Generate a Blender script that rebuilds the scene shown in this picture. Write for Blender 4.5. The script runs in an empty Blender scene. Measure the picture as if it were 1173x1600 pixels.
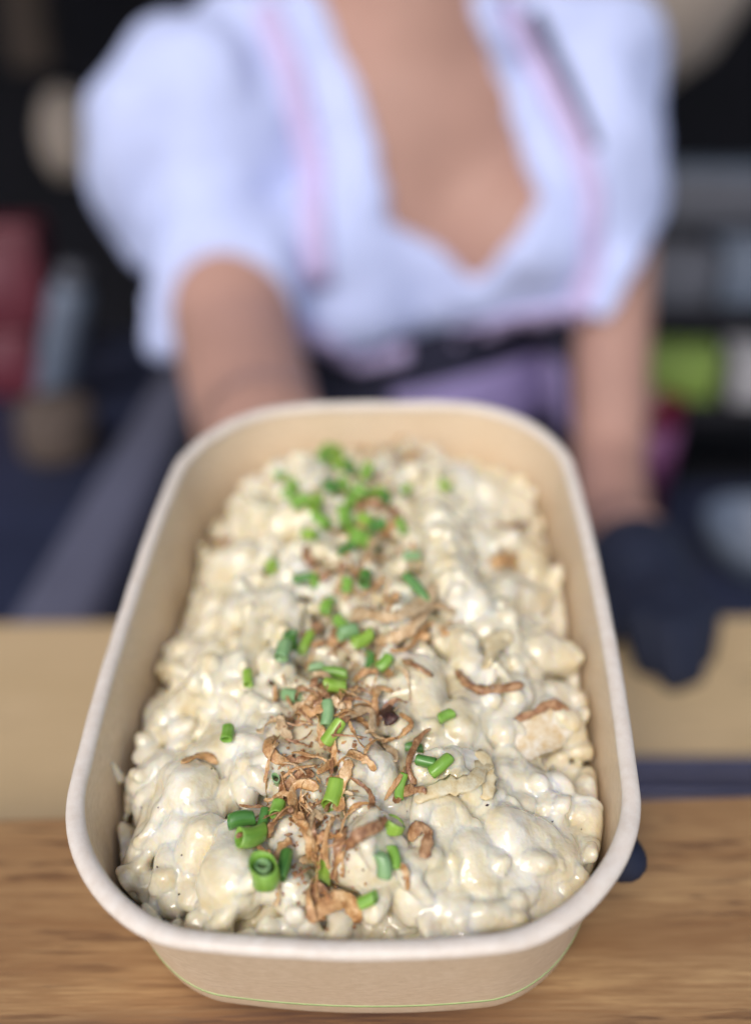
import bpy, bmesh, math, random
import numpy as np
from mathutils import Vector, Matrix, Euler
from mathutils.bvhtree import BVHTree

R_ = math.radians
scene = bpy.context.scene
COL = scene.collection

# ------------------------------------------------------------------ camera
ZC = 0.211
cam_d = bpy.data.cameras.new('camera')
cam = bpy.data.objects.new('camera', cam_d)
COL.objects.link(cam)
cam.location = (0, 0, ZC)
cam.rotation_euler = (R_(90 - 27), 0, 0)
cam_d.sensor_fit = 'VERTICAL'
cam_d.sensor_height = 24.0
cam_d.lens = 22.5
cam_d.clip_start = 0.01
cam_d.clip_end = 200
cam_d.dof.use_dof = True
cam_d.dof.focus_distance = 0.216
cam_d.dof.aperture_fstop = 22.5 / 10.2
scene.camera = cam

# ------------------------------------------------------------------ sky and sun
world = bpy.data.worlds.new('World')
scene.world = world
world.use_nodes = True
wn = world.node_tree
bg = wn.nodes['Background']
sky = wn.nodes.new('ShaderNodeTexSky')
sky.sky_type = 'NISHITA'
sky.sun_disc = False
SUN_EL, SUN_AZ = R_(42), R_(200)       # behind the camera, a little to its left
sky.sun_elevation = SUN_EL
sky.sun_rotation = SUN_AZ
sky.air_density = 1.0
sky.dust_density = 2.5
sky.ozone_density = 1.0
wn.links.new(sky.outputs[0], bg.inputs[0])
bg.inputs[1].default_value = 0.13
sun_d = bpy.data.lights.new('sun', 'SUN')
sun = bpy.data.objects.new('sun', sun_d)
COL.objects.link(sun)
sun_d.energy = 1.3
sun_d.angle = R_(18)
sun_d.color = (1.0, 0.96, 0.91)
sdir = Vector((math.sin(SUN_AZ) * math.cos(SUN_EL), math.cos(SUN_AZ) * math.cos(SUN_EL), math.sin(SUN_EL)))
sun.rotation_euler = sdir.to_track_quat('Z', 'Y').to_euler()

scene.view_settings.view_transform = 'Standard'
scene.view_settings.look = 'None'
scene.view_settings.exposure = 0.24
scene.view_settings.gamma = 1.0
scene.render.engine = 'CYCLES'
scene.cycles.use_denoising = True
scene.cycles.max_bounces = 10
scene.cycles.diffuse_bounces = 6
scene.cycles.sample_clamp_indirect = 6.0

# ------------------------------------------------------------------ helpers
def link(o):
    COL.objects.link(o)
    return o

def empty(name, label=None, cat=None, group=None, mat=None):
    o = link(bpy.data.objects.new(name, None))
    o.empty_display_size = 0.02
    if mat is not None:
        o.matrix_world = mat
    tag(o, label, cat, group)
    return o

def tag(o, label=None, cat=None, group=None, kind=None):
    if label: o['label'] = label
    if cat: o['category'] = cat
    if group: o['group'] = group
    if kind: o['kind'] = kind
    return o

def mesh_obj(name, verts, faces, mat, parent=None, smooth=True):
    me = bpy.data.meshes.new(name)
    me.from_pydata([tuple(v) for v in verts], [], [tuple(f) for f in faces])
    if smooth:
        me.polygons.foreach_set('use_smooth', [True] * len(me.polygons))
    me.update()
    o = link(bpy.data.objects.new(name, me))
    if mat is not None:
        me.materials.append(mat)
    if parent is not None:
        o.parent = parent
    return o

def bm_obj(name, bm, mat, parent=None, smooth=True, loc=None, rot=None):
    me = bpy.data.meshes.new(name)
    bm.to_mesh(me)
    bm.free()
    if smooth:
        me.polygons.foreach_set('use_smooth', [True] * len(me.polygons))
    o = link(bpy.data.objects.new(name, me))
    me.materials.append(mat)
    if parent is not None:
        o.parent = parent
    if loc is not None: o.location = loc
    if rot is not None: o.rotation_euler = rot
    return o

def box_bm(sx, sy, sz, bev=0.004, seg=3, taper=1.0):
    bm = bmesh.new()
    bmesh.ops.create_cube(bm, size=1)
    for v in bm.verts:
        t = taper if v.co.z < 0 else 1.0
        v.co = Vector((v.co.x * sx * t, v.co.y * sy * t, v.co.z * sz))
    if bev > 0:
        bmesh.ops.bevel(bm, geom=bm.edges[:], offset=bev, segments=seg, affect='EDGES', profile=0.5)
    return bm

def lathe_bm(profile, n=48):
    """profile: list of (radius, z)."""
    bm = bmesh.new()
    rings = []
    for r, z in profile:
        if r < 1e-6:
            rings.append([bm.verts.new((0, 0, z))])
        else:
            rings.append([bm.verts.new((r * math.cos(2 * math.pi * i / n), r * math.sin(2 * math.pi * i / n), z)) for i in range(n)])
    for a, b in zip(rings, rings[1:]):
        for i in range(n):
            j = (i + 1) % n
            if len(a) == 1 and len(b) == 1:
                continue
            if len(a) == 1: bm.faces.new((a[0], b[j], b[i]))
            elif len(b) == 1: bm.faces.new((a[i], a[j], b[0]))
            else: bm.faces.new((a[i], a[j], b[j], b[i]))
    bmesh.ops.recalc_face_normals(bm, faces=bm.faces[:])
    return bm

# --- procedural material helper
class NT:
    def __init__(self, name):
        self.m = bpy.data.materials.new(name)
        self.m.use_nodes = True
        self.t = self.m.node_tree
        self.p = self.t.nodes['Principled BSDF']
        self.tc = self.t.nodes.new('ShaderNodeTexCoord')
    def n(self, typ, **kw):
        nd = self.t.nodes.new(typ)
        for k, v in kw.items():
            if hasattr(nd, k): setattr(nd, k, v)
            else: nd.inputs[k.replace('_', ' ')].default_value = v
        return nd
    def l(self, a, b): self.t.links.new(a, b)
    def mapping(self, scale=(1, 1, 1), rot=(0, 0, 0), loc=(0, 0, 0), src=None):
        m = self.n('ShaderNodeMapping')
        m.inputs['Scale'].default_value = scale
        m.inputs['Rotation'].default_value = rot
        m.inputs['Location'].default_value = loc
        self.l(src or self.tc.outputs['Object'], m.inputs['Vector'])
        return m.outputs[0]
    def noise(self, scale, detail=3, rough=0.55, vec=None, dist=0.0):
        nd = self.n('ShaderNodeTexNoise')
        nd.inputs['Scale'].default_value = scale
        nd.inputs['Detail'].default_value = detail
        nd.inputs['Roughness'].default_value = rough
        nd.inputs['Distortion'].default_value = dist
        self.l(vec or self.tc.outputs['Object'], nd.inputs['Vector'])
        return nd.outputs['Fac']
    def ramp(self, fac, stops):
        r = self.n('ShaderNodeValToRGB')
        e = r.color_ramp.elements
        while len(e) < len(stops): e.new(0.5)
        for i, (p, c) in enumerate(stops):
            e[i].position = p
            e[i].color = (c[0], c[1], c[2], 1) if not isinstance(c, (int, float)) else (c, c, c, 1)
        self.l(fac, r.inputs[0])
        return r.outputs[0]
    def mix(self, fac, a, b, mode='MIX'):
        m = self.n('ShaderNodeMix')
        m.data_type = 'RGBA'
        m.blend_type = mode
        for sock, v in ((m.inputs[0], fac), (m.inputs[6], a), (m.inputs[7], b)):
            if isinstance(v, (int, float)): sock.default_value = v
            elif isinstance(v, tuple): sock.default_value = (v[0], v[1], v[2], 1)
            else: self.l(v, sock)
        return m.outputs[2]
    def math(self, op, a, b=None):
        m = self.n('ShaderNodeMath')
        m.operation = op
        for i, v in enumerate((a, b)):
            if v is None: continue
            if isinstance(v, (int, float)): m.inputs[i].default_value = v
            else: self.l(v, m.inputs[i])
        return m.outputs[0]
    def bump(self, h, strength, dist, normal=None):
        b = self.n('ShaderNodeBump')
        b.inputs['Strength'].default_value = strength
        b.inputs['Distance'].default_value = dist
        self.l(h, b.inputs['Height'])
        if normal: self.l(normal, b.inputs['Normal'])
        return b.outputs[0]
    def set(self, **kw):
        for k, v in kw.items():
            s = self.p.inputs[k.replace('_', ' ')]
            if isinstance(v, (int, float)): s.default_value = v
            elif isinstance(v, tuple): s.default_value = (v[0], v[1], v[2], 1) if len(v) == 3 and s.type == 'RGBA' else v
            else: self.l(v, s)
        return self.m

def simple(name, col, rough=0.6, var=0.15, scale=30, metal=0.0, spec=0.5, bump=0.0):
    t = NT(name)
    f = t.noise(scale, 4)
    a = tuple(c * (1 - var) for c in col)
    b = tuple(min(1, c * (1 + var)) for c in col)
    c = t.ramp(f, [(0.3, a), (0.7, b)])
    t.set(Base_Color=c, Roughness=rough, Metallic=metal, Specular_IOR_Level=spec)
    if bump: t.set(Normal=t.bump(t.noise(scale * 6, 3), bump, 0.002))
    return t.m

# --- numpy implicit surfaces
def bspl(n, m):
    """cubic B-spline weights: n samples across m lattice cells (m+3 knots)."""
    x = np.linspace(0, m - 1e-4, n)
    i = np.floor(x).astype(int)
    f = x - i
    w = np.stack([(1 - f) ** 3 / 6, (3 * f ** 3 - 6 * f ** 2 + 4) / 6, (-3 * f ** 3 + 3 * f ** 2 + 3 * f + 1) / 6, f ** 3 / 6], 1)
    M = np.zeros((n, m + 3), np.float32)
    for k in range(4):
        M[np.arange(n), i + k] += w[:, k]
    return M

def grid_noise(shape, ext, cell, rng):
    ms = [max(1, int(round(e / cell))) for e in ext]
    L = rng.uniform(-1, 1, [m + 3 for m in ms]).astype(np.float32) * 1.7
    A0, A1, A2 = [bspl(n, m) for n, m in zip(shape, ms)]
    x = np.tensordot(A0, L, (1, 0))
    x = np.einsum('abc,jb->ajc', x, A1, optimize=True)
    return np.einsum('ajc,kc->ajk', x, A2, optimize=True)

def surface_nets(F, org, h):
    """vertices and quads of the zero level of F (negative inside)."""
    S = F < 0
    nx, ny, nz = F.shape
    cnt = np.zeros((nx - 1, ny - 1, nz - 1), np.uint8)
    for a in (0, 1):
        for b in (0, 1):
            for c in (0, 1):
                cnt += S[a:nx - 1 + a, b:ny - 1 + b, c:nz - 1 + c]
    I = np.argwhere((cnt > 0) & (cnt < 8))
    idx = -np.ones(cnt.shape, np.int32)
    idx[I[:, 0], I[:, 1], I[:, 2]] = np.arange(len(I))
    acc = np.zeros((len(I), 3))
    num = np.zeros(len(I))
    cor = [(a, b, c) for a in (0, 1) for b in (0, 1) for c in (0, 1)]
    for p in cor:
        for ax in range(3):
            if p[ax]: continue
            q = list(p); q[ax] = 1
            f0 = F[I[:, 0] + p[0], I[:, 1] + p[1], I[:, 2] + p[2]]
            f1 = F[I[:, 0] + q[0], I[:, 1] + q[1], I[:, 2] + q[2]]
            m = (f0 < 0) != (f1 < 0)
            t = np.where(m, f0 / np.where(f0 == f1, 1, f0 - f1), 0)
            pt = np.array(p, float)[None] + t[:, None] * (np.array(q) - np.array(p))[None]
            acc += np.where(m[:, None], pt, 0)
            num += m
    V = (I + acc / num[:, None]) * h + np.array(org)
    quads = []
    for ax in range(3):
        o1, o2 = [(1, 2), (2, 0), (0, 1)][ax]
        sl0 = [slice(None)] * 3; sl1 = [slice(None)] * 3
        sl0[ax] = slice(0, -1); sl1[ax] = slice(1, None)
        s0, s1 = S[tuple(sl0)], S[tuple(sl1)]
        E = np.argwhere(s0 != s1)
        E = E[(E[:, o1] > 0) & (E[:, o2] > 0) & (E[:, o1] < F.shape[o1] - 1) & (E[:, o2] < F.shape[o2] - 1)]
        flip = ~s0[E[:, 0], E[:, 1], E[:, 2]]
        def cell(d1, d2):
            c = E.copy(); c[:, o1] -= d1; c[:, o2] -= d2
            return idx[c[:, 0], c[:, 1], c[:, 2]]
        a, b, c, d = cell(1, 1), cell(0, 1), cell(0, 0), cell(1, 0)
        q = np.stack([a, b, c, d], 1)
        q[flip] = q[flip][:, ::-1]
        quads.append(q)
    return V, np.concatenate(quads)

def np_mesh(name, V, Q, mat, parent=None, normals=None, smooth=True):
    me = bpy.data.meshes.new(name)
    me.vertices.add(len(V))
    me.vertices.foreach_set('co', np.asarray(V, np.float32).ravel())
    k = Q.shape[1]
    me.loops.add(len(Q) * k)
    me.loops.foreach_set('vertex_index', np.asarray(Q, np.int32).ravel())
    me.polygons.add(len(Q))
    me.polygons.foreach_set('loop_start', np.arange(0, len(Q) * k, k, dtype=np.int32))
    me.polygons.foreach_set('use_smooth', np.ones(len(Q), bool) if smooth else np.zeros(len(Q), bool))
    me.update(calc_edges=True)
    me.validate()
    if normals is not None:
        me.normals_split_custom_set_from_vertices([tuple(n) for n in normals])
    me.materials.append(mat)
    o = link(bpy.data.objects.new(name, me))
    if parent is not None: o.parent = parent
    return o

def vert_normals(V, Q):
    n = np.cross(V[Q[:, 2]] - V[Q[:, 0]], V[Q[:, 3]] - V[Q[:, 1]])
    N = np.zeros_like(V)
    for k in range(4): np.add.at(N, Q[:, k], n)
    return N / (np.linalg.norm(N, axis=1, keepdims=True) + 1e-20)

class Field:
    """a signed-distance grid that shapes are smoothly merged into"""
    def __init__(self, lo, hi, h, warp=(), seed=1):
        self.lo = np.array(lo, float); self.h = h
        self.shape = tuple(int(math.ceil((b - a) / h)) + 1 for a, b in zip(lo, hi))
        self.F = np.full(self.shape, 0.5, np.float32)
        self.ID = np.zeros(self.shape, np.int16)
        ax = [np.arange(n, dtype=np.float32) * h + a for n, a in zip(self.shape, lo)]
        self.ax = ax
        self.W = None
        rng = np.random.default_rng(seed)
        ext = [(n - 1) * h for n in self.shape]
        if warp:
            self.W = [np.zeros(self.shape, np.float32) for _ in range(3)]
            for cell, amp in warp:
                for k in range(3):
                    self.W[k] += amp * grid_noise(self.shape, ext, cell, rng)
    def sub(self, lo, hi):
        s = []
        for k in range(3):
            a = max(0, int((lo[k] - self.lo[k]) / self.h)); b = min(self.shape[k], int((hi[k] - self.lo[k]) / self.h) + 2)
            if b - a < 1: return None
            s.append(slice(a, b))
        return tuple(s)
    def coords(self, s):
        g = [self.ax[0][s[0]][:, None, None], self.ax[1][s[1]][None, :, None], self.ax[2][s[2]][None, None, :]]
        if self.W is not None:
            g = [g[k] + self.W[k][s] for k in range(3)]
        return g
    def merge(self, s, D, k, i):
        F = self.F[s]
        if k > 0:
            hh = np.clip(0.5 + 0.5 * (F - D) / k, 0, 1)
            N = F + (D - F) * hh - k * hh * (1 - hh)
        else:
            N = np.minimum(F, D)
        if i is not None: self.ID[s] = np.where(D < F, i, self.ID[s])
        self.F[s] = N
    def chain(self, pts, rad, k=0.0012, i=None, squash=None, kin=0.0):
        """tapered capsule chain; pts (n,3), rad (n)"""
        pts = np.array(pts, float); rad = np.array(rad, float)
        m = rad.max() + 2.5 * k + 0.002
        s = self.sub(pts.min(0) - m, pts.max(0) + m)
        if s is None: return
        X, Y, Z = self.coords(s)
        D = None
        if len(pts) == 1:
            pts = np.vstack([pts, pts + 1e-6]); rad = np.r_[rad, rad]
        for a, b, ra, rb in zip(pts, pts[1:], rad, rad[1:]):
            d = b - a; L = d @ d + 1e-18
            t = np.clip(((X - a[0]) * d[0] + (Y - a[1]) * d[1] + (Z - a[2]) * d[2]) / L, 0, 1)
            q = np.sqrt((X - a[0] - t * d[0]) ** 2 + (Y - a[1] - t * d[1]) ** 2 + (Z - a[2] - t * d[2]) ** 2) - (ra + (rb - ra) * t)
            if D is None: D = q
            elif kin > 0:
                hh = np.clip(0.5 + 0.5 * (D - q) / kin, 0, 1)
                D = D + (q - D) * hh - kin * hh * (1 - hh)
            else: D = np.minimum(D, q)
        self.merge(s, D, k, i)
    def ellipsoid(self, c, r, rot=None, k=0.0012, i=None):
        c = np.array(c, float); r = np.array(r, float)
        m = r.max() + 2.5 * k + 0.002
        s = self.sub(c - m, c + m)
        if s is None: return
        X, Y, Z = self.coords(s)
        P = [X - c[0], Y - c[1], Z - c[2]]
        if rot is not None:
            M = np.array(Euler(rot).to_matrix()).T
            P = [M[j, 0] * P[0] + M[j, 1] * P[1] + M[j, 2] * P[2] for j in range(3)]
        k0 = np.sqrt(sum((P[j] / r[j]) ** 2 for j in range(3))) + 1e-9
        k1 = np.sqrt(sum((P[j] / r[j] ** 2) ** 2 for j in range(3))) + 1e-9
        self.merge(s, k0 * (k0 - 1) / k1, k, i)
    def mesh(self):
        return surface_nets(self.F, self.lo, self.h)

# ------------------------------------------------------------------ materials
def wood_mat(name, light, dark, streak, scale=1.0, seed=0.0, rough=0.42, heart=None):
    t = NT(name)
    v1 = t.mapping((5.5 * scale, 34 * scale, 20 * scale), (0, 0, R_(-2)), (seed, seed * 2, 0))
    v2 = t.mapping((13.0 * scale, 190 * scale, 60 * scale), (0, 0, R_(-2)), (seed, seed, 0))
    v3 = t.mapping((9 * scale, 30 * scale, 30 * scale), (0, 0, R_(-3)), (seed * 3, 0, 0))
    broad = t.noise(1.6, 4, 0.6, v1, 0.8)
    fine = t.noise(2.0, 5, 0.7, v2, 0.3)
    patch = t.noise(0.9, 3, 0.5, v3, 0.6)
    c = t.ramp(broad, [(0.30, dark), (0.46, tuple((a + b) / 2 for a, b in zip(light, dark))), (0.66, light)])
    c2 = t.mix(t.ramp(fine, [(0.38, 0.6), (0.62, 0.0)]), c, dark)
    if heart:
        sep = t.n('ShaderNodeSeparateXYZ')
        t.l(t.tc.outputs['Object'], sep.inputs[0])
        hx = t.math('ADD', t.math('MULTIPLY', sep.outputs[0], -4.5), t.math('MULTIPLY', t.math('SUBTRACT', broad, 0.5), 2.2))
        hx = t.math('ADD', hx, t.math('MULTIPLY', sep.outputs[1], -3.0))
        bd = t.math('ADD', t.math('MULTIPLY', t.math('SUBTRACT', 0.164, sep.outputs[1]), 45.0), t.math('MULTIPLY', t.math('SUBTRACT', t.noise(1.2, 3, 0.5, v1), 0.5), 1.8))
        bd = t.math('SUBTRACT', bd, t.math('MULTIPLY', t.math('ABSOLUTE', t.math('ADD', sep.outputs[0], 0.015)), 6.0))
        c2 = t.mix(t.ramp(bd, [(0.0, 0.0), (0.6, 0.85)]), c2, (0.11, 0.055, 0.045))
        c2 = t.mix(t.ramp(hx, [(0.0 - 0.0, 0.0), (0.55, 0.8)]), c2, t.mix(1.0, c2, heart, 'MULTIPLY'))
    # short dark pores that lie along the grain
    v4 = t.mapping((22 * scale, 210 * scale, 60 * scale), (0, 0, R_(-3)), (seed * 5, 1, 0))
    por = t.noise(1.5, 3, 0.5, v4, 0.2)
    m = t.math('MULTIPLY', t.ramp(por, [(0.57, 0.0), (0.66, 1.0)]), t.ramp(patch, [(0.46, 0.0), (0.60, 1.0)]))
    c3 = t.mix(t.math('MULTIPLY', m, 0.9), c2, streak)
    fib = t.noise(1.0, 3, 0.6, t.mapping((60 * scale, 1100 * scale, 100), (0, 0, R_(-2.4))))
    c3 = t.mix(t.ramp(fib, [(0.42, 0.0), (0.62, 0.65)]), c3, dark)
    h = t.math('SUBTRACT', fine, t.math('MULTIPLY', m, 0.6))
    t.set(Base_Color=c3, Roughness=t.ramp(fine, [(0.3, rough + 0.15), (0.7, rough)]), Normal=t.bump(h, 0.25, 0.0008), Specular_IOR_Level=0.4)
    return t.m

M = {}
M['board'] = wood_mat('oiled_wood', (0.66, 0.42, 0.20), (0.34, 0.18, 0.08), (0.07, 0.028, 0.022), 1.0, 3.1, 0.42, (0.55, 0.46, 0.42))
M['plank'] = wood_mat('pale_wood', (0.78, 0.58, 0.34), (0.66, 0.48, 0.26), (0.4, 0.28, 0.15), 0.6, 8.3, 0.55)

def kraft():
    t = NT('kraft_paper')
    v = t.mapping((1, 1, 2.5))
    f1 = t.noise(420, 4, 0.65, v)
    f2 = t.noise(60, 3, 0.5)
    c = t.ramp(f1, [(0.32, (0.66, 0.52, 0.36)), (0.52, (0.745, 0.60, 0.43)), (0.70, (0.81, 0.675, 0.51))])
    c = t.mix(t.ramp(f2, [(0.35, 0.0), (0.75, 0.35)]), c, (0.68, 0.525, 0.345))
    t.set(Base_Color=c, Roughness=0.48, Normal=t.bump(f1, 0.12, 0.0004), Specular_IOR_Level=0.45, Coat_Weight=0.12, Coat_Roughness=0.35)
    return t.m
M['kraft'] = kraft()

def rim_mat():
    t = NT('white_rolled_edge')
    f1 = t.noise(330, 4, 0.65)
    f2 = t.noise(900, 3, 0.6)
    c = t.ramp(f1, [(0.3, (0.69, 0.60, 0.51)), (0.65, (0.77, 0.70, 0.62))])
    c = t.mix(t.ramp(f2, [(0.62, 0.0), (0.80, 0.2)]), c, (0.62, 0.5, 0.42))
    # the coat wears through to brown paper along the ragged inner lip (outer/inner by height)
    sep = t.n('ShaderNodeSeparateXYZ')
    t.l(t.tc.outputs['Object'], sep.inputs[0])
    z = t.math('ADD', sep.outputs[2], t.math('MULTIPLY', t.math('SUBTRACT', t.noise(140, 4, 0.7), 0.5), 0.0016))
    edge = t.ramp(t.math('MULTIPLY', t.math('ADD', z, 0.0036), 180), [(0.05, 1.0), (0.22, 0.0)])
    c = t.mix(edge, c, (0.66, 0.50, 0.33))
    t.set(Base_Color=c, Roughness=0.42, Normal=t.bump(f2, 0.15, 0.0003), Specular_IOR_Level=0.5)
    return t.m
M['rim'] = rim_mat()
M['green_ink'] = simple('green_ink', (0.36, 0.50, 0.20), 0.5, 0.12, 300)

def noodle_mat(name, rough=0.10, coat=0.5, grain=0.34):
    t = NT(name)
    n0 = t.noise(48, 3, 0.5, None, 0.8)
    n1 = t.noise(120, 4, 0.6, None, 0.6)
    n2 = t.noise(260, 3, 0.5)
    n3 = t.noise(620, 2, 0.5)
    yel = t.ramp(n1, [(0.30, (0.70, 0.58, 0.34)), (0.52, (0.79, 0.71, 0.50)), (0.72, (0.83, 0.78, 0.62))])
    wht = t.ramp(n1, [(0.30, (0.75, 0.66, 0.45)), (0.50, (0.82, 0.765, 0.61)), (0.72, (0.85, 0.82, 0.73))])
    col = t.mix(t.ramp(n0, [(0.38, 1.0), (0.60, 0.0)]), wht, yel)
    col = t.mix(t.ramp(n2, [(0.55, 0.0), (0.85, 0.4)]), col, (0.68, 0.57, 0.35))
    rg = t.ramp(n1, [(0.35, rough), (0.7, rough + 0.16)])
    bmp = t.bump(t.math('ADD', n2, t.math('MULTIPLY', n3, 0.55)), grain, 0.0014)
    t.set(Base_Color=col, Roughness=rg, Normal=bmp, Specular_IOR_Level=0.5, Coat_Weight=coat, Coat_Roughness=0.04,
          Subsurface_Weight=SSS, Subsurface_Radius=(1.0, 0.72, 0.34), Subsurface_Scale=0.0015)
    return t.m
SSS = 0.8
M['noodle'] = noodle_mat('creamy_dumpling')
M['sauce'] = M['noodle']

def chive_mat(name, c1, c2, inner):
    t = NT(name)
    v = t.mapping((900, 900, 60))
    f = t.noise(1.0, 3, 0.5, v)
    g = t.noise(300, 2)
    c = t.ramp(f, [(0.3, c1), (0.7, c2)])
    c = t.mix(t.ramp(g, [(0.55, 0.0), (0.8, 0.5)]), c, inner)
    t.set(Base_Color=c, Roughness=0.36, Specular_IOR_Level=0.5, Normal=t.bump(f, 0.2, 0.0003),
          Transmission_Weight=0.0, Coat_Weight=0.2, Coat_Roughness=0.2)
    return t.m
M['chive_fresh'] = chive_mat('fresh_chive', (0.16, 0.35, 0.035), (0.26, 0.48, 0.075), (0.42, 0.62, 0.22))
M['chive_dark'] = chive_mat('dark_chive', (0.06, 0.19, 0.035), (0.11, 0.28, 0.055), (0.2, 0.40, 0.14))
M['chive_pale'] = chive_mat('pale_chive', (0.19, 0.36, 0.15), (0.29, 0.47, 0.21), (0.45, 0.6, 0.33))
M['chive_lime'] = chive_mat('lime_chive', (0.22, 0.40, 0.035), (0.34, 0.54, 0.08), (0.52, 0.64, 0.22))

def onion_mat(name, a, b, c, bs=0.6):
    t = NT(name)
    f = t.noise(420, 5, 0.72)
    g = t.noise(1500, 3, 0.6)
    col = t.ramp(f, [(0.36, a), (0.5, b), (0.64, c)])
    t.set(Base_Color=col, Roughness=t.ramp(g, [(0.3, 0.22), (0.7, 0.5)]), Normal=t.bump(t.math('ADD', f, g), bs, 0.0007), Specular_IOR_Level=0.55, Coat_Weight=0.35, Coat_Roughness=0.12)
    return t.m
M['onion_brown'] = onion_mat('brown_fried_onion', (0.19, 0.075, 0.03), (0.39, 0.19, 0.08), (0.64, 0.39, 0.20))
M['onion_gold'] = onion_mat('golden_fried_onion', (0.40, 0.175, 0.06), (0.62, 0.345, 0.135), (0.80, 0.55, 0.29))
M['onion_straw'] = onion_mat('straw_fried_onion', (0.50, 0.30, 0.14), (0.68, 0.48, 0.26), (0.82, 0.65, 0.42))
M['onion_char'] = onion_mat('charred_onion', (0.02, 0.008, 0.008), (0.05, 0.018, 0.014), (0.12, 0.045, 0.03))
M['onion_soft'] = onion_mat('soft_onion', (0.70, 0.53, 0.26), (0.77, 0.64, 0.38), (0.83, 0.75, 0.53), 0.2)
M['pepper'] = simple('pepper', (0.03, 0.015, 0.012), 0.6, 0.4, 900)

M['skin'] = simple('skin', (0.41, 0.235, 0.185), 0.6, 0.13, 9)
M['blouse'] = simple('white_cotton', (0.53, 0.60, 0.89), 0.8, 0.05, 60, 0, 0.2, 0.1)
M['pink'] = simple('pink_ribbon', (0.56, 0.47, 0.74), 0.7, 0.1, 60)
M['navy'] = simple('navy_cloth', (0.012, 0.013, 0.035), 0.75, 0.2, 50)
M['lavender'] = simple('lavender_cloth', (0.23, 0.19, 0.39), 0.7, 0.15, 40)
M['glove'] = simple('navy_glove', (0.009, 0.014, 0.036), 0.8, 0.2, 60)
M['hair'] = simple('brown_hair', (0.10, 0.05, 0.025), 0.5, 0.4, 120)
M['black'] = simple('black_wall', (0.006, 0.006, 0.012), 0.9, 0.3, 4)
M['darkwood'] = simple('dark_wood', (0.035, 0.022, 0.016), 0.8, 0.3, 6)
M['pavement'] = simple('pale_paving', (0.34, 0.32, 0.30), 0.9, 0.12, 3)
M['floor'] = simple('dark_floor', (0.03, 0.028, 0.03), 0.9, 0.2, 5)
M['steel'] = simple('grey_steel', (0.115, 0.12, 0.175), 0.5, 0.1, 20, 0.0)
M['worktop'] = simple('dark_worktop', (0.022, 0.028, 0.06), 0.5, 0.25, 12)
M['beige'] = simple('beige_cloth', (0.50, 0.42, 0.36), 0.8, 0.06, 8)
M['brownpost'] = simple('brown_post', (0.085, 0.062, 0.05), 0.8, 0.2, 10)
M['red'] = simple('red_pack', (0.10, 0.012, 0.026), 0.5, 0.2, 20)
M['rose'] = simple('rose_print', (0.16, 0.05, 0.07), 0.5, 0.2, 30)
M['greybox'] = simple('grey_box', (0.09, 0.095, 0.12), 0.6, 0.15, 15)
M['bluegrey'] = simple('blue_grey', (0.12, 0.15, 0.21), 0.5, 0.1, 15)
M['greenpack'] = simple('green_pack', (0.17, 0.26, 0.05), 0.5, 0.15, 20)
M['palegrey'] = simple('pale_grey', (0.33, 0.33, 0.36), 0.5, 0.1, 20)
M['purple'] = simple('purple_inside', (0.17, 0.05, 0.14), 0.4, 0.1, 20)
M['crimson'] = simple('crimson_cup', (0.14, 0.008, 0.03), 0.35, 0.15, 20)
M['tong'] = simple('dark_metal', (0.12, 0.125, 0.20), 0.3, 0.15, 30, 0.3)

# ------------------------------------------------------------------ counter
def slab(name, x0, x1, y0l, y0r, y1l, y1r, z0, z1, mat, bev=0.002):
    """a plank whose front and back edges may run slightly askew"""
    bm = bmesh.new()
    vs = [bm.verts.new(p) for p in ((x0, y0l, z0), (x1, y0r, z0), (x1, y1r, z0), (x0, y1l, z0), (x0, y0l, z1), (x1, y0r, z1), (x1, y1r, z1), (x0, y1l, z1))]
    for f in ((3, 2, 1, 0), (4, 5, 6, 7), (0, 1, 5, 4), (1, 2, 6, 5), (2, 3, 7, 6), (3, 0, 4, 7)):
        bm.faces.new([vs[i] for i in f])
    bmesh.ops.bevel(bm, geom=bm.edges[:], offset=bev, segments=3, affect='EDGES', profile=0.5)
    return bm_obj(name, bm, mat)

k = (0.2235 - 0.2137) / (0.1153 + 0.112)
ye = lambda x: 0.2137 + (x + 0.112) * k
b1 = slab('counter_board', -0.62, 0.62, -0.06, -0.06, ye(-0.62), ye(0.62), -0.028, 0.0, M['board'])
tag(b1, 'dark oiled wooden counter board under the food bowl, nearest the camera', 'board')
PZ = -0.085
b2 = slab('counter_board', -0.70, 0.70, 0.02, 0.02, 0.440, 0.462, PZ - 0.03, PZ, M['plank'], 0.004)
tag(b2, 'paler lower counter board behind the dark wooden board, out of focus', 'board')
for sx in (-0.5, 0.5):
    s = bm_obj('support', box_bm(0.05, 0.12, -PZ - 0.028, 0.002), M['plank'], b1)
    s.location = (sx, 0.08, (PZ - 0.028) / 2)

# ------------------------------------------------------------------ the bowl
RB = Matrix(((0.9985, 0.0364, -0.0420), (-0.0450, 0.9732, -0.2255), (0.0326, 0.2270, 0.9733)))
RB = RB.to_quaternion().to_matrix()
MB = Matrix.Translation((-0.0037, 0.2235, ZC - 0.1406)) @ RB.to_4x4()
BA, BB, BR, BUL = 0.0625, 0.0919, 0.0320, 0.070
BH = 0.050

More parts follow.
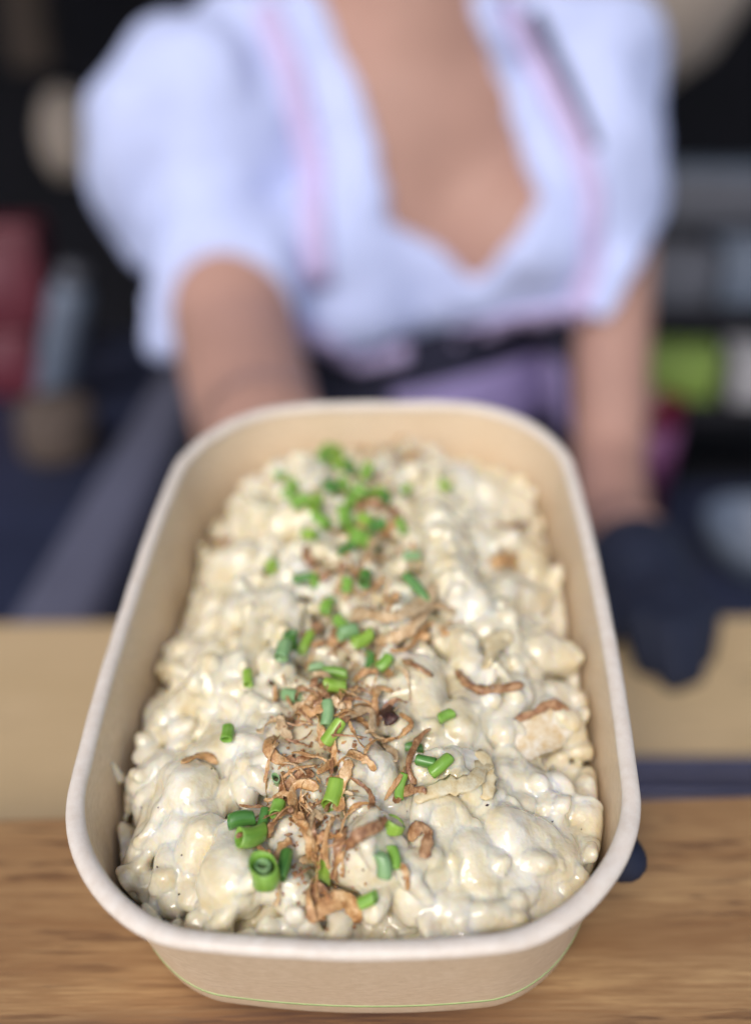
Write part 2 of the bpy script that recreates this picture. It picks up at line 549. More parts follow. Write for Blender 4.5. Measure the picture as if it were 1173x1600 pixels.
def outline(a, b, r, n=30, bul=BUL):
    pts = []
    r = min(r, a - 0.001, b - 0.001)
    def arc(cx, cy, a0):
        for i in range(n + 1):
            th = R_(a0 + 90 * i / n)
            pts.append((cx + r * math.cos(th), cy + r * math.sin(th)))
    def seg(p, q, m):
        for i in range(1, m):
            pts.append((p[0] + (q[0] - p[0]) * i / m, p[1] + (q[1] - p[1]) * i / m))
    arc(a - r, b - r, 0); seg((a - r, b), (-a + r, b), 16)
    arc(-a + r, b - r, 90); seg((-a, b - r), (-a, -b + r), 24)
    arc(-a + r, -b + r, 180); seg((-a + r, -b), (a - r, -b), 16)
    arc(a - r, -b + r, 270); seg((a, -b + r), (a, b - r), 24)
    return [(x * (1 + bul * (1 - (y / b) ** 2)), y * (1 + bul * (1 - (x / a) ** 2))) for x, y in pts]

def loft(rings, close_first=False, close_last=False, loop=False):
    V, Fc = [], []
    n = len(rings[0][0])
    for o, z in rings:
        V += [(x, y, z) for x, y in o]
    m = len(rings)
    for i in range(m if loop else m - 1):
        for j in range(n):
            a, b = i * n + j, i * n + (j + 1) % n
            c, d = ((i + 1) % m) * n + (j + 1) % n, ((i + 1) % m) * n + j
            Fc.append((a, b, c, d))
    if close_first: Fc.append(tuple(range(n))[::-1])
    if close_last: Fc.append(tuple((m - 1) * n + j for j in range(n)))
    return V, Fc

bowl = empty('food_bowl', 'kraft paper takeaway bowl with white rolled rim on the counter edge', 'bowl', None, MB)

def wall_ring(t, off):
    """outer wall at t = 0 (rim) .. 1 (base), moved inwards by off"""
    d = 0.0028 + (0.0080 - 0.0028) * t + off
    dl = 0.0028 + (0.0090 - 0.0028) * t + off
    r = 0.0300 + (0.0240 - 0.0300) * t - off * 0.5
    return outline(BA - d, BB - dl, r)

rings = []
for t in np.linspace(0, 0.955, 10):
    rings.append((wall_ring(t, 0), -0.0028 - (BH - 0.0028) * t))
rings.append((wall_ring(0.985, 0.0003), -BH + 0.0008))
rings.append((wall_ring(1.0, 0.0012), -BH))
rings.append((wall_ring(1.0, 0.004), -BH + 0.0006))
v, f = loft(rings, False, True)
bmw = bmesh.new()
o = mesh_obj('outer_wall', v, [tuple(reversed(q)) for q in f], M['kraft'], bowl)
rings = []
for t in np.linspace(-0.03, 0.9, 12):
    rings.append((wall_ring(t, 0.0008), -0.0028 - (BH - 0.0028) * t))
rings.append((wall_ring(0.95, 0.0020), -BH + 0.0030))
rings.append((wall_ring(0.97, 0.006), -BH + 0.0020))
v, f = loft(rings, False, True)
o = mesh_obj('inner_wall', v, f, M['kraft'], bowl)
rings = []
rng = np.random.default_rng(5)
for i in range(20):
    th = 2 * math.pi * i / 20
    ins = 0.0019 + 0.0019 * math.cos(th)
    z = -0.0013 + 0.0016 * math.sin(th)
    rings.append((outline(BA - ins, BB - ins, BR - ins * 0.6), z))
v, f = loft(rings, loop=True)
v = [(x, y, z + 0.00025 * math.sin(x * 140 + 1) * math.cos(y * 90) + 0.00012 * math.sin(y * 410 + x * 300)) for x, y, z in v]
o = mesh_obj('rim', v, [tuple(reversed(q)) for q in f], M['rim'], bowl)
rings = []
for tt, off in ((0.832, 0.0002), (0.832, -0.00012), (0.850, -0.00012), (0.850, 0.0002)):
    rings.append((wall_ring(tt, off), -0.0028 - (BH - 0.0028) * tt))
v, f = loft(rings)
o = mesh_obj('printed_line', v, [tuple(reversed(q)) for q in f], M['green_ink'], bowl)
o['label'] = 'thin green printed line round the foot of the bowl'

# ------------------------------------------------------------------ the food heap
def heap_h(u, v):
    t = np.clip((v + 0.035) / 0.09, 0, 1)
    t = t * t * (3 - 2 * t)
    hw = 0.062 - 0.0055 * t - np.where(u < 0, 0.0025, 0.0)
    a = np.clip(1 - np.abs(u / hw) ** 2.4, 0, 1)
    b = np.clip(1 - np.abs(v / 0.099) ** np.where(v < 0, 14.0, 4.0), 0, 1)
    return -0.0222 - 0.0060 * t + (0.0195 + 0.0060 * t) * a * b

heap = empty('spaetzle_heap', 'creamy heap of cheese spaetzle dumplings filling the paper bowl', 'food', None, MB)
heap.location.z += 0.0
HV = 0.00056
fld = Field((-0.069, -0.101, -0.036), (0.069, 0.101, 0.0155), HV, warp=((0.0085, 0.0017), (0.0036, 0.0007), (0.0017, 0.00030)), seed=11)
X, Y, Z = fld.ax[0][:, None, None], fld.ax[1][None, :, None], fld.ax[2][None, None, :]
fld.F = ((Z - heap_h(X, Y) + 0.0055) * 0.8).astype(np.float32) + 0 * X
rnd = random.Random(7)
nid = [0]
kind_of = {}
def dumpling(u, v, pts, rad, k=0.0011, kind='noodle', lift=0.0, kin=0.0015):
    """pts: offsets (du, dv, dz) from the heap surface at each point"""
    nid[0] += 1
    P = []
    for (du, dv, dz), r in zip(pts, rad):
        uu, vv = u + du, v + dv
        P.append((uu, vv, float(heap_h(uu, vv)) + dz + lift))
    fld.chain(P, rad, k, nid[0], None, kin)
    kind_of[nid[0]] = kind
    return nid[0]

# the lumps that can be told apart in the photograph: bowl coordinates in mm
KEY = [
    ('noodle', [(34.5, -67.0, -2.5, 8.5), (44.5, -69.4, -4.5, 8.5), (31.8, -77.5, -5, 7), (41.0, -79.5, -6, 7)]),
    ('noodle_white', [(24.9, -72.1, -2, 7), (27.5, -78.0, -4, 7)]),
    ('noodle', [(55.9, -48.3, 1, 3.2), (53.6, -57.2, -1, 5), (50.5, -69.4, -4, 5.5)]),
    ('noodle_white', [(53.0, -70.6, -1, 2.0)]),
    ('noodle_yellow', [(47.8, -9.4, 3, 5.0), (54.3, -6.9, 3, 5.5)]),
    ('noodle', [(49.0, -31.3, 1, 5.5), (53.3, -31.9, 0, 5.0)]),
    ('noodle_white', [(44.7, -22.4, 0, 3.8), (45.0, -27.1, -1, 3.8)]),
    ('noodle_white', [(51.0, -20.5, 0, 4.2), (51.3, -23.5, -1, 4.0)]),
    ('noodle_yellow', [(56.2, -20.7, -3, 3), (55.3, -24.2, -3, 3)]),
    ('noodle', [(20.5, 42.5, 1, 5), (22.2, 26.2, 2, 6.5), (24.7, 10.6, 2, 7.0), (28.1, 0.9, 1, 6.5), (29.8, -2.5, -1, 4)]),
    ('noodle_yellow', [(23.6, -36.9, 1, 4.6), (25.0, -40.8, 0, 5.2)]),
    ('noodle_white', [(30.4, -29.8, 1, 3.2), (29.8, -35.3, 1, 3.6), (28.9, -41.8, -1, 2.8)]),
    ('noodle_yellow', [(11.6, -21.5, 1, 3.5), (15.7, -26.3, 2, 5.5), (18.9, -36.0, 0, 5), (14.9, -39.6, -1, 4)]),
    ('noodle_white', [(0.8, -47.4, 2, 4.8), (5.2, -55.6, 2, 5.2), (0.2, -60.1, 1, 4.2)]),
    ('noodle_white', [(4.5, -74.1, 1, 5.5), (7.9, -76.1, 0, 6.0), (1.0, -76.5, 0, 4.5)]),
    ('noodle_white', [(-24.4, -69.7, 0, 5.5), (-24.7, -79.2, 1, 7.5), (-24.9, -79.0, -1, 7)]),
    ('noodle', [(-41.5, -52.9, 1, 6), (-38.6, -56.7, 2, 7.0), (-42.7, -58.9, 1, 5.5)]),
    ('noodle_white', [(-49.4, -44.3, 0, 5), (-53.4, -47.5, 0, 4.5)]),
    ('noodle_white', [(-45.4, -67.5, 0, 3.2), (-39.2, -66.5, 1, 3.2), (-31.9, -67.1, 1, 4)]),
    ('noodle', [(-51.4, -55.1, -1, 3.4), (-47.8, -63.6, -1, 4.0)]),
    ('noodle', [(-49.3, -71.4, -3, 3.2), (-45.2, -76.3, -3, 3.5)]),
    ('noodle', [(-40.4, -75.6, -2, 3.5), (-37.8, -80.6, -3, 4)]),
    ('noodle', [(-37.4, -70.8, -1, 3.2), (-33.9, -80.2, -2, 3.5)]),
    ('noodle_yellow', [(-46.4, -25.3, -1, 6), (-37.6, -24.2, 1, 6.5), (-30.1, -19.7, 1, 5)]),
    ('noodle', [(-51.4, -28.7, -1, 3.0), (-56.1, -25.3, -1, 1.8)]),
    ('noodle_white', [(-34.6, -43.5, 0, 5), (-27.0, -45.0, 1, 5), (-39.8, -46.1, 0, 4.5)]),
    ('noodle', [(-24.4, -39.7, 1, 4), (-18.9, -44.6, 1, 5)]),
    ('noodle_white', [(-23.1, -52.0, -1, 5), (-16.7, -50.7, 1, 5.5)]),
    ('noodle', [(-28.5, 2.4, 2, 4), (-30.0, 0.0, 2, 4.5), (-28.5, -15.8, 1, 4)]),
    ('noodle_white', [(-21.9, 1.1, 2, 4), (-19.6, -9.4, 2, 4)]),
    ('noodle_white', [(-36.5, 11.0, 1, 4.5), (-36.2, -0.5, 1, 5)]),
    ('noodle', [(-41.6, -8.0, -1, 4), (-43.3, -12.8, -1, 4.5)]),
    ('noodle_yellow', [(-50.0, -8.1, -2, 3.5), (-50.3, -17.7, -2, 3.5)]),
    ('noodle', [(-39.2, 64.5, -1, 6), (-31.4, 72.5, 0, 6), (-25.6, 79.6, 0, 5)]),
    ('noodle', [(-43.1, 48.2, -2, 7), (-34.1, 45.7, 0, 6)]),
    ('noodle_white', [(-19.7, 65.8, 1, 5), (-19.5, 55.6, 1, 5)]),
    ('noodle_yellow', [(-26.7, 35.2, 1, 5), (-19.0, 38.8, 1, 5)]),
    ('noodle', [(-45.3, 26.3, -1, 6), (-36.8, 25.4, 1, 7)]),
    ('noodle', [(-51.8, 33.9, -3, 4), (-49.0, 15.6, -3, 4)]),
    ('noodle_yellow', [(31.7, 75.0, 0, 4)]),
    ('noodle', [(3.9, 67.6, 0, 6), (12.0, 86.9, 0, 6)]),
    ('noodle', [(37.4, 60.9, 0, 7), (46.5, 63.7, -1, 7)]),
    ('noodle_white', [(22.8, 59.1, 1, 5), (29.1, 61.9, 1, 6)]),
    ('noodle', [(42.2, 38.6, 1, 6.5), (49.7, 34.5, -1, 6)]),
    ('noodle_white', [(32.0, 33.7, 0, 4), (37.5, 25.7, 0, 4.5)]),
    ('noodle_yellow', [(40.1, 9.9, 1, 6.5), (46.2, 14.0, 0, 6.5)]),
    ('noodle', [(54.2, 26.1, -2, 5), (54.6, 12.2, -3, 5)]),
    ('noodle_white', [(51.0, 5.7, -1, 3), (45.2, 1.8, -1, 3.2)]),
    ('noodle_white', [(34.6, 5.5, 0, 4), (33.1, -5.9, 0, 4.5)]),
    ('noodle_white', [(34.0, -19.1, 0, 4.0), (28.9, -20.6, 0, 4.5), (26.7, -11.9, 0, 4)]),
    ('noodle_yellow', [(38.3, -6.5, 1, 4.5), (40.3, -13.1, 1, 4)]),
    ('noodle', [(37.7, -27.4, 0, 5), (39.8, -26.4, 0, 5.5), (34.1, -36.4, -1, 5)]),
    ('noodle', [(36.1, -50.5, -3, 6), (42.4, -51.0, -3, 6.5)]),
    ('noodle', [(45.3, -48.8, 0, 2.6), (47.0, -51.4, 0, 2.8), (46.7, -52.3, -1, 3)]),
    ('noodle', [(53.5, -42.0, -5, 4), (51.8, -49.2, -5, 4.2)]),
    ('noodle_white', [(19.4, -58.4, 1, 5), (25.4, -53.9, 1, 4.5), (29.2, -51.6, 1, 3.5)]),
    ('noodle_white', [(17.9, -65.2, 0, 5.5), (19.3, -66.3, 0, 6), (17.8, -78.3, -2, 5.5)]),
    ('noodle_white', [(13.4, -78.3, -2, 4.5), (14.9, -80.7, -3, 5)]),
    ('noodle_yellow', [(7.9, -80.8, -2, 4)]),
    ('noodle_white', [(-15.4, -78.6, -1, 5), (-10.3, -79.5, -1, 4.5)]),
    ('noodle', [(-13.8, -69.4, 1, 4), (-15.3, -66.4, 0, 4)]),
    ('noodle_white', [(-2.8, -69.2, 2, 2.6), (-1.3, -70.7, 1, 2.8)]),
    ('noodle_white', [(9.2, 0.9, 2, 3.2), (10.4, -0.3, 2, 3.4)]),
    ('noodle', [(-5.3, -39.4, 0, 5), (0.9, -37.3, 0, 5)]),
    ('noodle', [(-12.5, -50.6, 0, 5)]),
    ('noodle_white', [(21.9, -82.0, -2, 4.5), (24.6, -83.4, -3, 4.5)]),
    ('noodle', [(30.2, -82.0, -4, 5)]),
    ('noodle_white', [(-13.5, 21.0, 1, 4.5), (-19.0, 21.3, 1, 4.5)]),
]
placed = []
for (kind, pts) in KEY:
    c = np.mean([[p[0], p[1]] for p in pts], 0) / 1000
    dumpling(0, 0, [(p[0] / 1000, p[1] / 1000, p[2] / 1000) for p in pts], [p[3] / 1000 for p in pts], 0.0011, kind, 0, 0.002)
    for p in pts: placed.append((p[0] / 1000, p[1] / 1000, p[3] / 1000))

# the smaller ones between them
def wander(n, step, r0, r1, flat=0.5):
    a = rnd.uniform(0, 2 * math.pi)
    p = [0.0, 0.0, 0.0]
    P = [tuple(p)]; Rr = [r0]
    el = rnd.uniform(-0.5, 0.5) * flat
    for i in range(n - 1):
        a += rnd.uniform(-0.7, 0.7); el += rnd.uniform(-0.35, 0.35)
        p = [p[0] + step * math.cos(a) * math.cos(el), p[1] + step * math.sin(a) * math.cos(el), p[2] + step * math.sin(el)]
        P.append(tuple(p)); Rr.append(rnd.uniform(r0, r1))
    m = np.mean(P, 0)
    return [tuple(np.array(q) - m) for q in P], Rr

tries = 0
small = []
KINDS = ('noodle', 'noodle', 'noodle', 'noodle_white', 'noodle_yellow')
while len(small) < 560 and tries < 16000:
    tries += 1
    u, v = rnd.uniform(-0.063, 0.063), rnd.uniform(-0.094, 0.094)
    r = rnd.choice((0.0016, 0.0020, 0.0025, 0.003, 0.0036, 0.0044))
    if any((u - a) ** 2 + (v - b) ** 2 < (c * 0.55 + r * 0.3) ** 2 for a, b, c in placed): continue
    if any((u - a) ** 2 + (v - b) ** 2 < ((c + r) * 0.72) ** 2 for a, b, c in small): continue
    small.append((u, v, r))
    dz = rnd.uniform(-0.0035, 0.0022) - r * 0.3
    kd = rnd.choice(KINDS)
    if r < 0.0028:
        P, Rr = wander(rnd.choice((3, 4)), 0.0030, r * 0.8, r * 1.5, 1.0)
        dumpling(u, v, P, Rr, 0.0007, kd, dz)
    elif rnd.random() < 0.45:
        nid[0] += 1
        kind_of[nid[0]] = kd
        fld.ellipsoid((u, v, float(heap_h(u, v)) + dz), (r * rnd.uniform(1.0, 1.9), r * rnd.uniform(0.7, 1.2), r * rnd.uniform(0.5, 0.9)),
                      (rnd.uniform(-0.9, 0.9), rnd.uniform(-0.9, 0.9), rnd.uniform(0, 3.1)), 0.0008, nid[0])
    else:
        P, Rr = wander(rnd.choice((2, 3)), r * 1.1, r * 0.65, r * 1.3, 1.3)
        dumpling(u, v, P, Rr, 0.0008, kd, dz)

# short ragged noodle ends and shreds of cheese lying on top of the lumps
def top_z(u, v):
    i = min(fld.shape[0] - 1, max(0, int(round((u - fld.lo[0]) / HV)))); j = min(fld.shape[1] - 1, max(0, int(round((v - fld.lo[1]) / HV))))
    c = np.nonzero(fld.F[i, j] < 0)[0]
    return fld.lo[2] + HV * (c[-1] if len(c) else 0)
smooth_spots = [(0.037, -0.070, 0.007), (0.051, -0.036, 0.006), (0.050, -0.024, 0.007), (-0.032, -0.075, 0.009), (-0.04, -0.050, 0.010), (0.002, -0.053, 0.006), (0.022, -0.034, 0.007)]
for i in range(760):
    u, v = rnd.uniform(-0.062, 0.062), rnd.uniform(-0.094, 0.094)
    if any((u - a) ** 2 + (v - b) ** 2 < c * c for a, b, c in smooth_spots): continue
    if math.sin(u * 95 + 1.0) * math.cos(v * 80 + u * 30) < -0.45: continue
    r = rnd.uniform(0.0009, 0.0025)
    L = rnd.uniform(0.003, 0.010)
    a = rnd.uniform(0, 2 * math.pi); cv = rnd.uniform(-1.2, 1.2)
    P, Rr = [], []
    m_ = rnd.choice((2, 3, 4))
    for j in range(m_ + 1):
        zt = top_z(u, v)
        P.append((u, v, zt - r * rnd.uniform(0.0, 0.7)))
        Rr.append(r * (rnd.uniform(0.35, 0.8) if j in (0, m_) else rnd.uniform(0.8, 1.35)))
        u += L / m_ * math.cos(a); v += L / m_ * math.sin(a); a += cv / m_
    zs = [p[2] for p in P]
    if max(zs) - min(zs) > 0.006: continue
    nid[0] += 1; kind_of[nid[0]] = 'noodle'
    fld.chain(P, Rr, 0.00045, nid[0], None, 0.0006)

# keep the food inside the paper wall
def inside_d(u, v, z):
    t = np.clip((-0.0028 - z) / (BH - 0.0028), 0, 1)
    off = 0.0016
    a = BA - (0.0030 + 0.0050 * t + off); b = BB - (0.0030 + 0.0060 * t + off)
    su = u / (1 + BUL * np.clip(1 - (v / b) ** 2, 0, 1)); sv = v / (1 + BUL * np.clip(1 - (u / a) ** 2, 0, 1))
    r = 0.028
    qx = np.abs(su) - (a - r); qy = np.abs(sv) - (b - r)
    return np.sqrt(np.maximum(qx, 0) ** 2 + np.maximum(qy, 0) ** 2) + np.minimum(np.maximum(qx, qy), 0) - r
ext = [(q - 1) * HV for q in fld.shape]
nrg = np.random.default_rng(3)
patchy = np.clip(0.5 + 0.6 * grid_noise(fld.shape, ext, 0.014, nrg), 0.1, 1.0)
fld.F += patchy * (0.00060 * grid_noise(fld.shape, ext, 0.0034, nrg) + 0.00028 * grid_noise(fld.shape, ext, 0.0017, nrg))
fld.F += 0.0012 * np.abs(grid_noise(fld.shape, ext, 0.0060, nrg)) - 0.0007 * np.abs(grid_noise(fld.shape, ext, 0.0048, nrg)) - 0.0003
DW = inside_d(X, Y, Z).astype(np.float32)
kk = 0.002
hh = np.clip(0.5 - 0.5 * (fld.F - DW) / kk, 0, 1)
fld.F = fld.F + (DW - fld.F) * hh + kk * hh * (1 - hh)
fld.F[:, :, 0] = 1
Vh, Qh = fld.mesh()
# one relaxing pass that rounds voxel steps away
def relax(V, Q, n=1, lam=0.5):
    for _ in range(n):
        S = np.zeros_like(V); c = np.zeros(len(V))
        for i in range(4):
            j = (i + 1) % 4
            np.add.at(S, Q[:, i], V[Q[:, j]]); np.add.at(S, Q[:, j], V[Q[:, i]])
            np.add.at(c, Q[:, i], 1); np.add.at(c, Q[:, j], 1)
        V = V + lam * (S / c[:, None] - V)
    return V
Vh = relax(Vh, Qh, 2)
Nh = vert_normals(Vh, Qh)
ij = np.clip(np.round((Vh - fld.lo) / HV).astype(int), 0, np.array(fld.shape) - 1)
vid = fld.ID[ij[:, 0], ij[:, 1], ij[:, 2]]
fid = vid[Qh]
fid = np.sort(fid, 1)[:, 1]
# drop what lies deep under the food
fc = Vh[Qh].mean(1)
keep = fc[:, 2] > -0.033
Qh, fid = Qh[keep], fid[keep]
counts = np.bincount(fid, minlength=nid[0] + 1)
order = np.argsort(-counts[1:])[:290] + 1
big = set(int(i) for i in order if counts[i] > 60)
rest = np.ones(len(Qh), bool)
def patch(name, sel, mat, parent):
    q = Qh[sel]
    u_, inv = np.unique(q, return_inverse=True)
    return np_mesh(name, Vh[u_], inv.reshape(-1, 4), mat, parent, Nh[u_])
for i in sorted(big):
    s = fid == i
    rest &= ~s
    patch('dumpling', s, M['noodle'], heap)
o = patch('sauce', rest, M['sauce'], heap)
o['kind'] = 'stuff'
bvh = BVHTree.FromPolygons([tuple(p) for p in Vh], [tuple(int(i) for i in q) for q in Qh])

def drop(u, v):
    hit = bvh.ray_cast(Vector((u, v, 0.05)), Vector((0, 0, -1)))
    if hit[0] is None: return Vector((u, v, float(heap_h(u, v)))), Vector((0, 0, 1))
    # average normal over a small neighbourhood
    n = Vector((0, 0, 0))
    for du, dv in ((0, 0), (0.002, 0), (-0.002, 0), (0, 0.002), (0, -0.002)):
        g = bvh.ray_cast(Vector((u + du, v + dv, 0.05)), Vector((0, 0, -1)))
        if g[0] is not None: n += g[1] if g[1].z > 0 else -g[1]
    return hit[0], (n.normalized() if n.length > 0 else Vector((0, 0, 1)))

dfl = Field((-0.068, -0.060, -0.026), (-0.048, -0.034, -0.002), 0.0004, warp=((0.002, 0.0002),), seed=4)
wx = lambda z: -(BA - (0.0030 + 0.0050 * (-0.0028 - z) / (BH - 0.0028))) * (1 + BUL * 0.76) + 0.0006
dfl.chain([(wx(-0.012) + 0.0004, -0.0455, -0.012), (wx(-0.0145) + 0.0006, -0.046, -0.0145), (wx(-0.017) + 0.0006, -0.0462, -0.017)], [0.0008, 0.0011, 0.0015], 0.0004)
dV, dQ = dfl.mesh()
o = np_mesh('sauce_drop', dV, dQ, M['noodle'])
o.matrix_world = MB
tag(o, 'small white drop of sauce on the inner left wall of the bowl', 'sauce')

#TOPPINGS#
CHIVES = [
    (-15.3, 83.6, 5.6, 4.6, 20, 'chive_fresh', 'soft-focus green chive piece in the crowded cluster at the far end'),
    (-16.2, 69.3, 5.6, 4.6, 70, 'chive_fresh', 'soft-focus green chive piece in the crowded cluster at the far end'),
    (-11.2, 68.3, 5.6, 4.6, -40, 'chive_lime', 'soft-focus green chive piece in the crowded cluster at the far end'),
    (-7.2, 65.2, 5.6, 4.6, 110, 'chive_dark', 'soft-focus green chive piece in the crowded cluster at the far end'),
    (-1.3, 55.7, 5.6, 4.6, None, 'chive_fresh', 'soft-focus green chive piece in the crowded cluster at the far end'),
    (-25.5, 51.5, 5.6, 4.6, 150, 'chive_fresh', 'soft-focus green chive piece in the crowded cluster at the far end'),
    (-20.4, 38.5, 5.6, 4.6, 20, 'chive_fresh', 'soft-focus green chive piece in the crowded cluster at the far end'),
    (-16.1, 37.7, 5.6, 4.6, 70, 'chive_lime', 'soft-focus green chive piece in the crowded cluster at the far end'),
    (-11.3, 46.6, 5.6, 4.6, -40, 'chive_dark', 'soft-focus green chive piece in the crowded cluster at the far end'),
    (-7.3, 49.2, 5.6, 4.6, 110, 'chive_fresh', 'soft-focus green chive piece in the crowded cluster at the far end'),
    (-5.9, 41.6, 5.6, 4.6, None, 'chive_fresh', 'soft-focus green chive piece in the crowded cluster at the far end'),
    (-2.4, 48.5, 5.6, 4.6, 150, 'chive_fresh', 'soft-focus green chive piece in the crowded cluster at the far end'),
    (1.9, 51.6, 5.6, 4.6, 20, 'chive_lime', 'soft-focus green chive piece in the crowded cluster at the far end'),
    (5.0, 44.1, 5.6, 4.6, 70, 'chive_dark', 'soft-focus green chive piece in the crowded cluster at the far end'),
    (-13.0, 30.6, 5.6, 4.6, -40, 'chive_fresh', 'soft-focus green chive piece in the crowded cluster at the far end'),
    (-7.6, 34.8, 5.6, 4.6, 110, 'chive_fresh', 'soft-focus green chive piece in the crowded cluster at the far end'),
    (-5.6, 33.5, 5.6, 4.6, None, 'chive_fresh', 'soft-focus green chive piece in the crowded cluster at the far end'),
    (0.3, 31.7, 5.6, 4.6, 150, 'chive_lime', 'soft-focus green chive piece in the crowded cluster at the far end'),
    (2.5, 28.8, 5.6, 4.6, 20, 'chive_dark', 'soft-focus green chive piece in the crowded cluster at the far end'),
    (-2.4, 25.9, 5.6, 4.6, 70, 'chive_fresh', 'soft-focus green chive piece in the crowded cluster at the far end'),
    (0.7, 22.3, 5.6, 4.6, -40, 'chive_fresh', 'soft-focus green chive piece in the crowded cluster at the far end'),
    (-24.0, 52.8, 5.6, 4.6, 110, 'chive_fresh', 'soft-focus green chive piece in the crowded cluster at the far end'),
    (-11.8, 79.6, 5.6, 4.6, None, 'chive_lime', 'soft-focus green chive piece in the crowded cluster at the far end'),
    (-31.3, 67.2, 4, 3, 10, 'chive_fresh', 'lone blurred chive bit left of the far chive cluster'),
    (10.8, 53.8, 4, 3.6, 30, 'chive_fresh', 'blurred chive piece right of the far cluster, over brown onion'),
    (22.7, 53.5, 4.5, 3.6, -20, 'chive_lime', 'pale lime chive bit farthest right near the far wall'),
    (10.5, 29.4, 5, 3.6, -60, 'chive_fresh', 'chive piece right of the far cluster beside the pale noodle ridge'),
    (-26.7, 16.3, 3.6, 3.6, 80, 'chive_lime', 'small square chive piece alone on noodles left of the onions'),
    (-16.1, 23.2, 4.8, 3.6, -25, 'chive_lime', 'pale lime chive piece left above the brown onion heap'),
    (-16.5, 7.3, 6, 3, 5, 'chive_dark', 'dark chive lying flat at the left edge of the onion heap'),
    (-13.4, 5.6, 3.4, 3, None, 'chive_fresh', 'stubby chive touching the end of the flat dark chive'),
    (-5.3, 16.9, 5, 3, 35, 'chive_dark', 'dark slanted chive above the pair of upright chive tubes'),
    (-3.8, 1.2, 4.0, 3.2, 85, 'chive_fresh', 'shorter of two upright chive tubes in the onion heap'),
    (0.1, 3.3, 5, 4, 80, 'chive_dark', 'taller dark chive tube with open end in the onion heap'),
    (13.3, 15.5, 5, 3, 5, 'chive_pale', 'pale green chive lying flat at the noodle ridge'),
    (14.0, -0.8, 11, 3.4, -38, 'chive_dark', 'long slanted chive tube right of the onion heap'),
    (-8.6, 0.1, 1.2, 3.6, None, 'chive_pale', 'thin pale chive ring lying flat on brown onions'),
    (-10.1, -2.4, 4.6, 3.6, 85, 'chive_fresh', 'upright chive tube just below the thin pale ring'),
    (-5.4, -7.9, 5, 3.6, -40, 'chive_fresh', 'chive piece behind the split pale chive beside the straw onions'),
    (-2.7, -14.4, 5.5, 5, 20, 'chive_pale', 'split pale chive beside the straw coloured onion strips'),
    (0.2, -15.7, 6, 4, 30, 'chive_lime', 'lime chive tube with open end left of straw onion strips'),
    (-13.7, -16.0, 7.5, 3, 65, 'chive_lime', 'slim lime chive leaning steeply left of the onion heap'),
    (-19.6, -23.8, 5.5, 5, 80, 'chive_pale', 'wide bluish green chive leftmost of the group of three'),
    (-17.4, -16.9, 5, 4.4, None, 'chive_dark', 'dark curled chive between the wide and the slim chive'),
    (2.6, -20.1, 6, 3.6, 85, 'chive_dark', 'dark upright chive tube below the straw onion strips'),
    (6.7, -23.1, 4.4, 3.6, 40, 'chive_fresh', 'short chive right beside the dark upright tube'),
    (-10.5, -22.3, 4.2, 2.6, 5, 'chive_pale', 'little flat chive left of the dark upright tube'),
    (-27.1, -28.7, 5, 3, -75, 'chive_lime', 'small lime chive alone on smooth noodles at left'),
    (-5.7, -26.1, 6.5, 3.4, -5, 'chive_fresh', 'flat chive topmost of the stack of three in the middle'),
    (-5.3, -34.0, 5, 4.4, 10, 'chive_lime', 'lime chive in the middle of the stack of three'),
    (-6.1, -42.2, 6.5, 3.6, 88, 'chive_pale', 'pale upright chive at the bottom of the stack of three'),
    (-15.4, -33.3, 5, 3.6, -20, 'chive_pale', 'pale bluish chive left of the stack of three'),
    (-3.4, -48.7, 6, 3.8, 35, 'chive_lime', 'lime chive slanting below the pale upright one'),
    (-29.4, -45.9, 5, 3.2, -80, 'chive_fresh', 'lone green chive on white noodles at far left middle'),
    (21.9, -40.4, 3.8, 3.6, 25, 'chive_fresh', 'small square chive on the rounded yellow dumpling at right'),
    (14.2, -46.5, 4.5, 2.6, -5, 'chive_dark', 'thin dark chive lying flat right of the onion strands'),
    (17.3, -56.2, 4.5, 3.4, -10, 'chive_dark', 'dark chive left of the bright tube at right'),
    (20.7, -57.0, 5.5, 4.4, 30, 'chive_fresh', 'bright green chive tube right of the dark one'),
    (11.5, -60.2, 6, 2.4, 80, 'chive_fresh', 'thin chive standing edge on beside the white cube dumpling'),
    (-16.8, -57.7, 3, 2.6, None, 'chive_pale', 'tiny chive dot alone on the noodles at left'),
    (-2.1, -62.7, 7, 5, 65, 'chive_lime', 'large open lime chive tube left of the white cube dumpling'),
    (-15.0, -67.1, 3.8, 3.4, 85, 'chive_fresh', 'short chive right of a pair at lower left'),
    (-17.9, -68.1, 5, 2.6, 85, 'chive_dark', 'narrow dark chive beside the short one at lower left'),
    (-23.5, -69.7, 6, 4, 15, 'chive_dark', 'dark striped chive on top of the lower left pair'),
    (-21.1, -73.9, 7, 4.6, 30, 'chive_fresh', 'open ended green chive under the dark striped one'),
    (-16.7, -82.6, 6.5, 7.0, None, 'chive_fresh', 'biggest chive ring, standing upright near the front rim'),
    (-12.8, -80.3, 7, 4, 80, 'chive_dark', 'dark chive leaning on the biggest chive ring'),
    (-4.3, -77.9, 7, 4.2, 85, 'chive_lime', 'lime chive upright near the front, right of the biggest ring'),
    (9.7, -72.4, 1.3, 6.4, None, 'chive_lime', 'wide thin chive ring beside the brown onion clump'),
    (7.7, -80.7, 5, 3.4, -65, 'chive_pale', 'pale bluish chive on the white lump near the front'),
    (10.1, -79.2, 5, 2.6, -75, 'chive_fresh', 'narrow chive beside the pale bluish one near the front'),
    (5.9, -86.9, 4, 3, 10, 'chive_fresh', 'chive bit half hidden at the front rim'),
]
